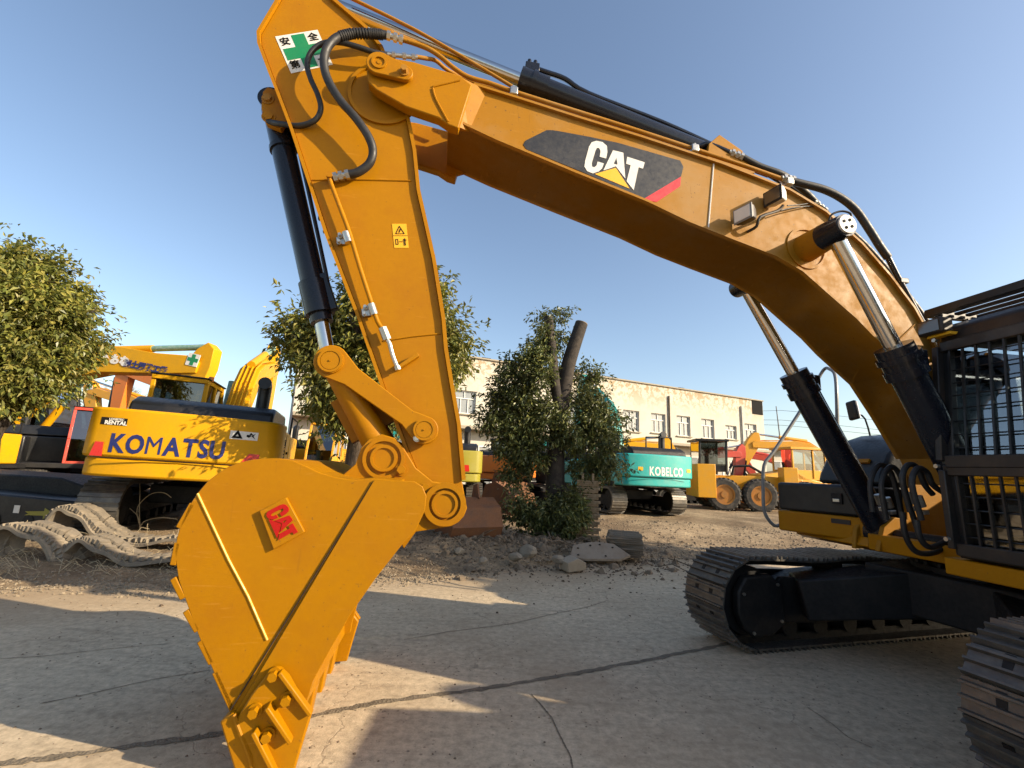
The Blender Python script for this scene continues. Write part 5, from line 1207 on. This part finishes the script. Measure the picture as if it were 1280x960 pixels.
ch.build('link_chain', TANST, ut, smooth=0)
# bigger rocks in the rubble
ROCK = paint('grey_brown_rock', (.26, .22, .16), .9, (.14, .11, .08), .7, scale=5)
def rock(px, py, s_, lab, seed, mat=ROCK, z=.18):
    r = random.Random(seed); m = bmesh.new(); bmesh.ops.create_icosphere(m, subdivisions=2, radius=s_)
    k = [Vector((r.uniform(-1, 1), r.uniform(-1, 1), r.uniform(-1, 1))).normalized() for _ in range(7)]
    for v in m.verts:
        for q_ in k:
            d = v.co.dot(q_) - s_ * .68
            if d > 0: v.co -= q_ * d * .9
        v.co *= r.uniform(.94, 1.05); v.co.z *= .7
    me = bpy.data.meshes.new('rock'); m.to_mesh(me); m.free(); me.materials.append(mat)
    o = bpy.data.objects.new('rock', me); COL.objects.link(o); o.location = G(px, py, z); o.rotation_euler = (0, 0, r.uniform(0, 6)); o['label'] = lab; o['category'] = 'rock'; return o
for a_ in ((619, 664, .30, 'long flat grey rock just right of the rusty bucket', 1), (628, 673, .17, 'round rock in front of the long flat grey rock', 2), (604, 701, .10, 'small pale rock lying alone near the road edge', 3), (660, 690, .2, 'jagged rock in the middle of the rubble mound', 4), (684, 678, .19, 'pale rounded rock against the tree foot', 5),
           (535, 668, .28, 'brown clod leaning under the rusty bucket', 6), (645, 696, .14, 'thin broken slab piece below the jagged rock', 7), (574, 690, .12, 'small brown rock left of the rubble mound', 8), (698, 700, .13, 'dark rock touching the squared stone block', 9), (668, 660, .22, 'grey rock half buried behind the rubble mound', 10)): rock(*a_)
# sticks in the rubble
m = MB(); r = random.Random(9)
for _ in range(70):
    x_ = r.gauss(.9, 1.1); y_ = r.gauss(9.9, .5); z_ = gz(x_, y_) + .03; a = r.uniform(0, 6.3); L = r.uniform(.15, .6); m.tube([(x_, y_, z_), (x_ + math.cos(a) * L * .5, y_ + math.sin(a) * L * .5, z_ + r.uniform(0, .1)), (x_ + math.cos(a) * L, y_ + math.sin(a) * L, z_ + r.uniform(0, .15))], r.uniform(.006, .02), 5)
m.build('broken_sticks', paint('dead_wood', (.16, .12, .08), .95), None, kind='stuff')

# =================================================================== LONG BUILDING
A_ = Q(575, 445, 29.0); B_ = Q(953, 502, 43.0); Wd = Vector((B_.x - A_.x, B_.y - A_.y, 0)); WL = Wd.length; Wd /= WL; Wn = Vector((Wd.y, -Wd.x, 0))   # outward, towards the camera
def wall_hit(px, py):
    d = ray(px, py); o = Vector((0, 0, EYE)); t = (Vector((A_.x, A_.y, 0)) - o).dot(Wn) / d.dot(Wn); p = o + d * t; return ((p - Vector((A_.x, A_.y, 0))).dot(Wd), p.z)
def stucco():
    m, t, b = newmat('peeling_cream_stucco'); v = coord(t)
    a = noise(t, v, .35, 8, .65); f = noise(t, v, 2.6, 10, .75); c1 = ramp(t, a, [(.4, (.44, .42, .36)), (.6, (.52, .49, .42))])
    fl = ramp(t, f, [(.50, (0,) * 3), (.53, (1,) * 3)]); c2 = mix(t, fl.outputs[0], c1.outputs[0], (.48, .37, .22))
    sx_ = N(t, 'SeparateXYZ'); t.links.new(v, sx_.inputs[0]); hi = N(t, 'MapRange'); hi.inputs['From Min'].default_value = 6.8; hi.inputs['From Max'].default_value = 8.6; t.links.new(sx_.outputs['Z'], hi.inputs['Value'])
    ml = N(t, 'Math'); ml.operation = 'MULTIPLY'; t.links.new(hi.outputs[0], ml.inputs[0]); t.links.new(fl.outputs[0], ml.inputs[1])
    mn = N(t, 'Math'); mn.operation = 'MAXIMUM'; g3 = ramp(t, noise(t, v, .55, 3, .5), [(.54, (0,) * 3), (.57, (.9,) * 3)]); m3 = N(t, 'Math'); m3.operation = 'MULTIPLY'; t.links.new(g3.outputs[0], m3.inputs[0]); t.links.new(hi.outputs[0], m3.inputs[1])
    t.links.new(ml.outputs[0], mn.inputs[0]); t.links.new(m3.outputs[0], mn.inputs[1]); c3 = mix(t, mn.outputs[0], c1.outputs[0], (.34, .26, .16))
    stn = ramp(t, noise(t, coord(t, (2.0, 2.0, .22)), 1.2, 6, .7), [(.55, (1,) * 3), (.75, (.78,) * 3)]); q_ = t.nodes.new('ShaderNodeMix'); q_.data_type = 'RGBA'; q_.blend_type = 'MULTIPLY'; q_.inputs[0].default_value = .8
    t.links.new(c3, q_.inputs[6]); t.links.new(stn.outputs[0], q_.inputs[7]); t.links.new(q_.outputs[2], b.inputs['Base Color']); b.inputs['Roughness'].default_value = .95
    bump(t, b, f, .3, .03); return m
STUC = stucco()
bd = empty('long_building', (A_.x, A_.y, 0), math.atan2(Wd.y, Wd.x), label='long two-storey cream building with a peeling stucco wall and white windows', category='building')
# local frame: x along the wall, y into the building, z up
zl, zr = A_.z, B_.z; X0, X1 = -9.5, WL
def ztop(x_): return zl + (zr - zl) * x_ / WL
wins = []
for (x0, x1, y0, y1) in ((567, 595, 488, 517), (779, 799, 513, 539), (814, 832, 517, 541), (846, 863, 520, 545), (877, 893, 524, 548), (907, 921, 532, 549), (931, 946, 530, 552)):
    a = wall_hit((x0 + x1) / 2, y0); b2 = wall_hit((x0 + x1) / 2, y1); xl = wall_hit(x0, (y0 + y1) / 2)[0]; xr = wall_hit(x1, (y0 + y1) / 2)[0]; wins.append((xl, xr, b2[1], a[1]))
w0 = wins[0]; w1 = wins[1]; ng = 5
for k in range(1, ng): # the ones the tree hides in part
    c_ = (w0[0] + w0[1]) / 2 + ((w1[0] + w1[1]) / 2 - (w0[0] + w0[1]) / 2) * k / ng; wins.append((c_ - .9, c_ + .9, (w0[2] + w1[2]) / 2, (w0[3] + w1[3]) / 2))
for k in range(1, 3): wins.append((w0[0] - 3.6 * k, w0[1] - 3.6 * k, w0[2], w0[3]))
wins.sort()
xs_ = sorted(set([X0, X1] + [w_[0] for w_ in wins] + [w_[1] for w_ in wins])); m = MB()
def wq(xa, xb, za, zb, zc=None, zd=None): m.add([(xa, 0, za), (xb, 0, zb), (xb, 0, zd), (xa, 0, zc)], [(0, 1, 2, 3)])
for xa, xb in zip(xs_, xs_[1:]):
    w_ = next((q_ for q_ in wins if abs(q_[0] - xa) < 1e-6 and abs(q_[1] - xb) < 1e-6), None)
    if w_:
        wq(xa, xb, -.5, -.5, w_[2], w_[2]); wq(xa, xb, w_[3], w_[3], ztop(xa), ztop(xb)); d_ = .22
        m.add([(xa, 0, w_[2]), (xb, 0, w_[2]), (xb, d_, w_[2]), (xa, d_, w_[2])], [(0, 1, 2, 3)]); m.add([(xa, 0, w_[3]), (xb, 0, w_[3]), (xb, d_, w_[3]), (xa, d_, w_[3])], [(0, 3, 2, 1)])
        for x_ in (xa, xb): m.add([(x_, 0, w_[2]), (x_, d_, w_[2]), (x_, d_, w_[3]), (x_, 0, w_[3])], [(0, 1, 2, 3)])
    else: wq(xa, xb, -.5, -.5, ztop(xa), ztop(xb))
for x_ in (X0, X1): m.add([(x_, 0, -.5), (x_, 10, -.5), (x_, 10, ztop(x_)), (x_, 0, ztop(x_))], [(0, 1, 2, 3)])
m.add([(X0, 10, -.5), (X1, 10, -.5), (X1, 10, ztop(X1)), (X0, 10, ztop(X0))], [(0, 1, 2, 3)])
m.build('wall', STUC, bd, smooth=0)
MB().add([(X0, .25, ztop(X0) - .3), (X1, .25, ztop(X1) - .3), (X1, 10, ztop(X1) - .3), (X0, 10, ztop(X0) - .3)], [(0, 1, 2, 3)]).build('roof', MORT, bd, smooth=0)
MB().beam((X0, .05, ztop(X0) + .04), (X1, .05, ztop(X1) + .04), .36, .10).build('parapet_cap', MORT, bd)
WF = paint('white_window_frame', (.70, .70, .68), .5, (.4, .36, .3), .4)
for (xa, xb, za, zb) in wins:
    f_ = MB(); t_ = .06; tr_ = za + (zb - za) * .66; yy = .15
    f_.box(((xa + xb) / 2, yy, za + t_ / 2), (xb - xa, .06, t_)).box(((xa + xb) / 2, yy, zb - t_ / 2), (xb - xa, .06, t_)).box(((xa + xb) / 2, yy, tr_), (xb - xa - .12, .055, t_))
    for x_ in (xa + t_ / 2, xb - t_ / 2): f_.box((x_, yy, (za + zb) / 2), (t_, .058, zb - za - .12))
    for k in (1, 2): x_ = xa + (xb - xa) * k / 3; f_.box((x_, yy, (za + tr_) / 2), (t_ * .8, .05, tr_ - za - .1))
    f_.box(((xa + xb) / 2, yy, (zb + tr_) / 2), (t_ * .8, .05, zb - tr_ - .1))
    fr = f_.build('window', WF, bd, smooth=0)
    MB().add([(xa, yy + .04, za), (xb, yy + .04, za), (xb, yy + .04, zb), (xa, yy + .04, zb)], [(0, 1, 2, 3)]).build('pane', WGLASS, fr, smooth=0)
    MB().box(((xa + xb) / 2, -.06, za - .05), (xb - xa + .2, .16, .08)).build('sill', MORT, fr)
lz = wall_hit(580, 533)[1]
MB().box(((X0 + X1) / 2, -.5, lz - .12), (X1 - X0, 1.0, .2)).build('canopy', MORT, bd, bevel=.01)
m = MB()
for k in range(12): xa = X0 + 2 + k * (X1 - X0 - 4) / 12; m.add([(xa, -.012, .3), (xa + 2.0, -.012, .3), (xa + 2.0, -.012, 3.1), (xa, -.012, 3.1)], [(0, 1, 2, 3)])
for k in range(12):
    xa = X0 + 2 + k * (X1 - X0 - 4) / 12; f_ = MB(); f_.box((xa + 1, -.03, 3.1), (2.1, .05, .08)).box((xa + 1, -.03, .3), (2.1, .05, .08)).box((xa, -.03, 1.7), (.08, .05, 2.72)).box((xa + 2, -.03, 1.7), (.08, .05, 2.72)).box((xa + 1, -.03, 1.7), (.06, .05, 2.72)); s_ = f_.build('shop_window', WF, bd, smooth=0)
    MB().add([(xa, -.012, .3), (xa + 2.0, -.012, .3), (xa + 2.0, -.012, 3.1), (xa, -.012, 3.1)], [(0, 1, 2, 3)]).build('pane', WGLASS, s_, smooth=0)
for px in (835, 925):
    a = wall_hit(px, 495 if px < 900 else 508); b2 = wall_hit(px, 545); MB().cyl((a[0], -.1, a[1]), (a[0], -.1, lz), .07, n=10).build('drain_pipe', paint('rusty_pipe', (.06, .04, .03), .8) if px == 835 else GREYT, bd)
a = wall_hit(949, 510); MB().box((a[0] - .3, -.02, a[1]), (1.5, .05, 1.3)).build('dark_vent_panel', INK, bd)
for k, x_ in enumerate((2.0, 9.2, 12.5, 20.5)): MB().box((x_, .3, ztop(x_) + .12), (.7, .3, .18)).build('roof_rubble', INK, bd, bevel=.05)
# low white and teal shed seen under the middle tree
sd = empty('low_shed', (-9.2, 27, .3), R(4), label='low white shed with a teal roof band seen under the middle tree', category='shed')
MB().box((0, 1.5, 1.5), (7, 3, 3.0)).build('wall', WF, sd); MB().box((0, 1.4, 3.25), (7.4, 3.4, .5)).build('roof', TEAL, sd, bevel=.02)
for x_ in (-2.4, 0, 2.4): MB().box((x_, -.02, 1.7), (1.2, .05, 1.1)).build('window', WGLASS, sd)
# thin pole and wires far right
pz = Q(978, 540, 60); pm = MB().cyl((pz.x, 60, 0), (pz.x - .6, 60, Q(975, 508, 60).z), .12, .06, n=10).build('utility_pole', GREYT, None, label='thin leaning pole standing beyond the right end of the building', category='pole')
m = MB()
for dz in (0, 1.3, 2.0): m.tube([Vector((B_.x + 1, 52, B_.z - 1 - dz * .4)), Vector((pz.x, 60, Q(976, 513, 60).z - dz)), Vector((pz.x + 30, 66, Q(976, 513, 60).z - dz - .6)), Vector((pz.x + 70, 72, Q(976, 513, 60).z - dz + 1))], .025, 4, 4)
m.build('overhead_wires', INK, None, label='faint overhead wires running right from the thin pole', category='wires')
# distant low town block at the far left
MB().box((-60, 90, 3), (60, 20, 7)).build('far_warehouse', WF, None, label='pale low warehouse far behind the machines on the left', category='building')

# =================================================================== TREES
def leafmat(name, dark, light, olive):
    m, t, b = newmat(name); v = coord(t); gi = N(t, 'NewGeometry')
    rr = ramp(t, gi.outputs['Random Per Island'], [(0, dark), (.5, light), (.85, olive), (1, (light[0] * 1.5, light[1] * 1.4, light[2]))])
    cl = ramp(t, noise(t, v, 1.3, 3, .5), [(.35, (.72,) * 3), (.65, (1.2,) * 3)]); q_ = t.nodes.new('ShaderNodeMix'); q_.data_type = 'RGBA'; q_.blend_type = 'MULTIPLY'; q_.inputs[0].default_value = 1
    t.links.new(rr.outputs[0], q_.inputs[6]); t.links.new(cl.outputs[0], q_.inputs[7]); t.links.new(q_.outputs[2], b.inputs['Base Color'])
    b.inputs['Roughness'].default_value = .42; b.inputs['Specular IOR Level'].default_value = .5
    tl = N(t, 'BsdfTranslucent'); t.links.new(q_.outputs[2], tl.inputs[0]); mx = N(t, 'MixShader'); mx.inputs[0].default_value = .25
    t.links.new(b.outputs[0], mx.inputs[1]); t.links.new(tl.outputs[0], mx.inputs[2]); t.links.new(mx.outputs[0], t.nodes['Material Output'].inputs[0]); return m
LEAF = leafmat('evergreen_leaves', (.09, .11, .022), (.19, .205, .042), (.30, .26, .065))
LEAF2 = leafmat('dull_dark_leaves', (.055, .075, .03), (.12, .145, .045), (.19, .185, .06))
def bark():
    m, t, b = newmat('grooved_bark'); v = coord(t, (1, 1, .18)); n_ = noise(t, v, 16, 8, .7); r_ = ramp(t, n_, [(.4, (.05, .035, .025)), (.62, (.17, .125, .085))]); t.links.new(r_.outputs[0], b.inputs['Base Color']); b.inputs['Roughness'].default_value = .95; bump(t, b, n_, 1.0, .04); return m
BARK = bark(); BARKD = paint('dark_sooty_bark', (.028, .022, .018), .95, (.09, .07, .05), .7, scale=6, wave=.6); CUTW = paint('sawn_wood_face', (.30, .22, .13), .8)
def crown(name, blobs, n, leaf, mat, par, seed, clusters=7, clump=.30):
    r = random.Random(seed); vs = []; fs = []; tot = sum(b_[3] ** 2 for b_ in blobs); twigs = MB()
    for (cx_, cy_, cz_, rad, sq) in blobs:
        k = int(n * rad ** 2 / tot); per = 90; nc = max(3, k // per); C = Vector((cx_, cy_, cz_))
        for _ in range(nc):
            d = Vector((r.gauss(0, 1), r.gauss(0, 1), r.gauss(0, 1))).normalized(); rr = rad * r.uniform(.25, 1.08) ** .5; cc = C + Vector((d.x * rr, d.y * rr, d.z * rr * sq)); cr = clump * r.uniform(.6, 1.3)
            twigs.tube([C + (cc - C) * .35, C + (cc - C) * .75 + Vector((0, 0, .05)), cc], [.022, .014, .006], 4)
            for _ in range(per // clusters):
                e = Vector((r.gauss(0, .55), r.gauss(0, .55), r.gauss(0, .42))) * cr; c = cc + e; ax = (e.normalized() * .8 + d * .5 + Vector((r.gauss(0, .3), r.gauss(0, .3), r.gauss(-.1, .3)))).normalized()
                for j in range(clusters):
                    p = c + Vector((r.gauss(0, .05), r.gauss(0, .05), r.gauss(0, .05))) + ax * r.uniform(-.08, .08); L = leaf * r.uniform(.6, 1.25); wd = L * r.uniform(.36, .5)
                    dr = (ax * .6 + Vector((r.gauss(0, .6), r.gauss(0, .6), r.gauss(-.3, .45)))).normalized(); sd_ = dr.cross(Vector((r.gauss(0, .5), r.gauss(0, .5), 1))).normalized(); up = sd_.cross(dr); b0 = len(vs)
                    vs += [tuple(p), tuple(p + dr * L * .45 + sd_ * wd * .5 + up * wd * .18), tuple(p + dr * L - up * L * .15), tuple(p + dr * L * .45 - sd_ * wd * .5 + up * wd * .18)]; fs += [(b0, b0 + 1, b0 + 2), (b0, b0 + 2, b0 + 3)]
    me = bpy.data.meshes.new(name); me.from_pydata(vs, [], fs); me.materials.append(mat); o = bpy.data.objects.new(name, me); COL.objects.link(o); o.parent = par
    if twigs.v: twigs.build('twigs', BARK, par, kind='stuff')
    return o
def tree_root(label, loc): return empty('evergreen_tree', loc, label=label, category='tree')
def limb(m, a, b_, r0, r1, wob=.08, seed=0):
    r = random.Random(seed); a, b_ = Vector(a), Vector(b_); P = [a.lerp(b_, k / 5) + Vector((r.uniform(-wob, wob), r.uniform(-wob, wob), 0)) * (0 if k in (0,) else 1) for k in range(6)]; m.tube(P, [r0 + (r1 - r0) * k / 5 for k in range(6)], 12, 2)
# left tree
t1 = tree_root('leafy evergreen tree filling the left edge of the picture', (-8.75, 7.6, .2)); m = MB(); limb(m, (0, 0, -.2), (.1, .1, 2.2), .17, .13, .04, 1)
for k, e in enumerate(((-.9, .2, 3.6), (.8, -.2, 3.5), (.1, .9, 3.9), (0, -.6, 4.3), (.9, .5, 4.2))): limb(m, (.1, .1, 1.9), e, .09, .03, .1, k + 4)
m.build('trunk', BARKD, t1)
crown('crown', [(.0, 0, 3.5, 1.15, 1.0), (.25, -.3, 2.85, .85, .7), (-.05, .1, 4.3, .85, .85), (-.9, 0, 3.6, 1.2, 1.05), (.55, .1, 3.7, .6, .9), (-.7, -.2, 2.75, 1.0, .7)], 74000, .12, LEAF, t1, 3)
# middle tree (behind the stick)
t2 = tree_root('evergreen tree with a thick grooved trunk behind the excavator stick', (-2.95, 9.2, .2)); m = MB(); limb(m, (0, 0, -.2), (-.05, 0, 2.6), .36, .26, .03, 2)
for k, e in enumerate(((-1.4, .2, 4.0), (1.3, -.1, 4.1), (.2, .9, 4.9), (-.3, -.6, 5.2), (.9, .4, 5.0))): limb(m, (-.05, 0, 2.3), e, .16, .04, .12, k + 14)
m.build('trunk', BARK, t2)
crown('crown', [(-.95, 0, 4.05, .9, .8), (.2, .2, 4.3, 1.4, .9), (1.1, -.1, 4.0, .9, .9), (-.25, -.3, 3.1, .95, .7), (.4, 0, 5.1, 1.0, .8), (-1.3, .2, 4.25, .55, .7), (-.5, .1, 3.2, .6, .8), (1.2, .3, 3.8, .7, .8), (-.35, 0, 2.5, .6, .7), (.5, .2, 2.8, .7, .7)], 66000, .13, LEAF, t2, 7, clump=.36)
# tree with sawn-off limbs
G3 = G(700, 668, .25); t3 = tree_root('bushy tree with two tall sawn-off limbs standing in the rubble', G3); Y3 = G3.y
def L3(px, py, dy=0): return Q(px, py, Y3 + dy) - G3
m = MB(); m.tube([Vector((0, 0, -.2)), L3(694, 610), L3(696, 560), L3(701, 505)], [.30, .24, .21, .22], 14, 4); m.build('trunk', BARKD, t3)
m = MB(); m.tube([L3(700, 515), L3(706, 480), L3(712, 450), L3(727, 404)], [.20, .19, .18, .165], 14, 4); lb = m.build('sawn_limb', BARKD, t3)
d_ = (L3(727, 404) - L3(712, 450)).normalized(); MB().cyl(L3(727, 404) + d_ * .001, L3(727, 404) + d_ * .012, .16, n=16).build('cut_face', CUTW, lb)
m = MB(); m.tube([L3(700, 512, -.1), L3(694, 480, -.1), L3(690, 440, -.1), L3(685, 396, -.1)], [.15, .13, .125, .12], 12, 4); m.build('sawn_limb', BARKD, t3)
m = MB(); limb(m, L3(698, 540), L3(640, 480), .08, .03, .05, 31); limb(m, L3(698, 560), L3(755, 520), .08, .03, .05, 32); limb(m, L3(698, 580), L3(640, 560), .06, .02, .05, 33); m.build('side_branch', BARKD, t3)
bl = []
for px, py, rad, dy in ((652, 460, .62, 0), (640, 495, .75, .1), (672, 470, .42, -.35), (690, 520, .5, -.4), (680, 440, .34, -.3), (712, 545, .45, -.35), (684, 415, .28, -.3), (665, 440, .45, .1), (690, 425, .55, .5), (655, 515, .8, 0), (735, 505, .65, .2), (745, 525, .75, .1), (745, 560, .75, 0), (640, 545, .8, .1), (655, 565, .6, -.1), (735, 590, .5, 0), (650, 590, .45, 0), (735, 470, .4, .3), (620, 520, .5, 0), (700, 480, .5, .6), (765, 575, .4, 0), (700, 395, .25, .5), (680, 395, .25, .5)):
    p = L3(px, py, dy); bl.append((p.x, p.y, p.z, rad * .78, .9))
crown('crown', bl, 36000, .12, LEAF2, t3, 11, clump=.24)
bl = []
for px, py, rad in ((665, 645, .36), (695, 640, .36), (715, 628, .34), (690, 662, .36), (715, 655, .32), (652, 630, .25)): p = L3(px, py, -.45); bl.append((p.x, p.y, p.z, rad * .85, .9))
crown('basal_shoots', bl, 8000, .12, LEAF2, t3, 12)
t6 = tree_root('evergreen tree added out of frame to the right to dapple the rubble with shade', (11.8, 6.0, 0)); m = MB(); limb(m, (0, 0, -.2), (0, 0, 4.0), .22, .15, .05, 41)  # unseen tree, put in for the dappled shade over the rubble
for k, e in enumerate(((-1.2, .3, 5.2), (1.2, -.2, 5.6), (.1, 1.2, 6.2), (0, -1.2, 5.4))): limb(m, (0, 0, 3.6), e, .12, .04, .1, k + 44)
m.build('trunk', BARK, t6)
crown('crown', [(0, 0, 5.6, 1.9, .9), (-.6, 1.2, 5.0, 1.3, .9), (.3, -1.3, 5.2, 1.3, .9), (.2, .6, 6.9, 1.3, .8), (.2, 1.6, 4.3, 1.0, .8)], 40000, .17, LEAF2, t6, 31, clump=.4)
ko = digger('parked_excavator', 'orange excavator mostly hidden behind the tree with sawn-off limbs', (.5, 23.5, .26), R(60), 1.0, ORNG, arm=False)
# distant bare shrub trees behind the orange arms
t4 = empty('bare_tree', Q(135, 560, 34), label='bare grey tree showing between the orange arms on the left', category='tree'); t4.location.z = .3; m = MB(); r = random.Random(3)
def br(p, d, L, rad, depth):
    q_ = p + d * L; m.tube([p, (p + q_) / 2 + Vector((r.uniform(-.1, .1), r.uniform(-.1, .1), 0)), q_], [rad, rad * .8, rad * .6], 5)
    if depth:
        for _ in range(3): br(q_, (d + Vector((r.uniform(-.7, .7), r.uniform(-.7, .7), r.uniform(-.1, .5)))).normalized(), L * .72, rad * .58, depth - 1)
br(Vector((0, 0, 0)), Vector((0, 0, 1)), 2.2, .16, 5); m.build('branches', paint('grey_bare_bark', (.22, .18, .15), .9), t4)
t5 = empty('shrub', (-27, 34, .3), label='dull green shrubbery far behind the orange machine', category='shrub'); crown('foliage', [(0, 0, 1.8, 2.6, .9), (4, 1, 1.9, 2.4, .9), (8, 0, 1.6, 2.2, .9), (13, 2, 1.9, 2.6, .9)], 9000, .35, LEAF2, t5, 21, clump=.9)

# dry weeds by the rubber tracks
STRAW = paint('dry_straw', (.46, .38, .24), .9)
wd_ = empty('dry_weed', G(176, 660, .3), label='tall dry bare weed stalks standing in front of the yellow counterweight', category='weed')
def LW(px, py, dy=0): return Q(px, py, wd_.location.y + dy) - Vector(wd_.location)
for pts in ([(176, 664), (174, 640), (175, 615), (174, 585), (176, 575)], [(175, 662), (172, 645), (158, 632), (154, 624), (160, 615)], [(176, 662), (171, 640), (176, 628), (190, 617), (205, 616), (214, 622)], [(174, 664), (180, 652), (200, 647), (222, 649)]):
    MB().tube([LW(*p) for p in pts], .008, 5, 4).build('stalk', STRAW, wd_)
m = MB(); r = random.Random(8)
for _ in range(900):
    x_ = r.uniform(-11, -3.4); y_ = EDGE(x_) + r.uniform(.5, 3.4); z_ = gz(x_, y_); a = r.uniform(0, 6.3); L = r.uniform(.08, .4); m.tube([(x_, y_, z_), (x_ + math.cos(a) * L * .5, y_ + math.sin(a) * L * .5, z_ + L * r.uniform(.2, .7)), (x_ + math.cos(a) * L, y_ + math.sin(a) * L, z_ + L * r.uniform(.0, .6))], .003, 3)
m.build('dry_grass', STRAW, None, kind='stuff', smooth=0)
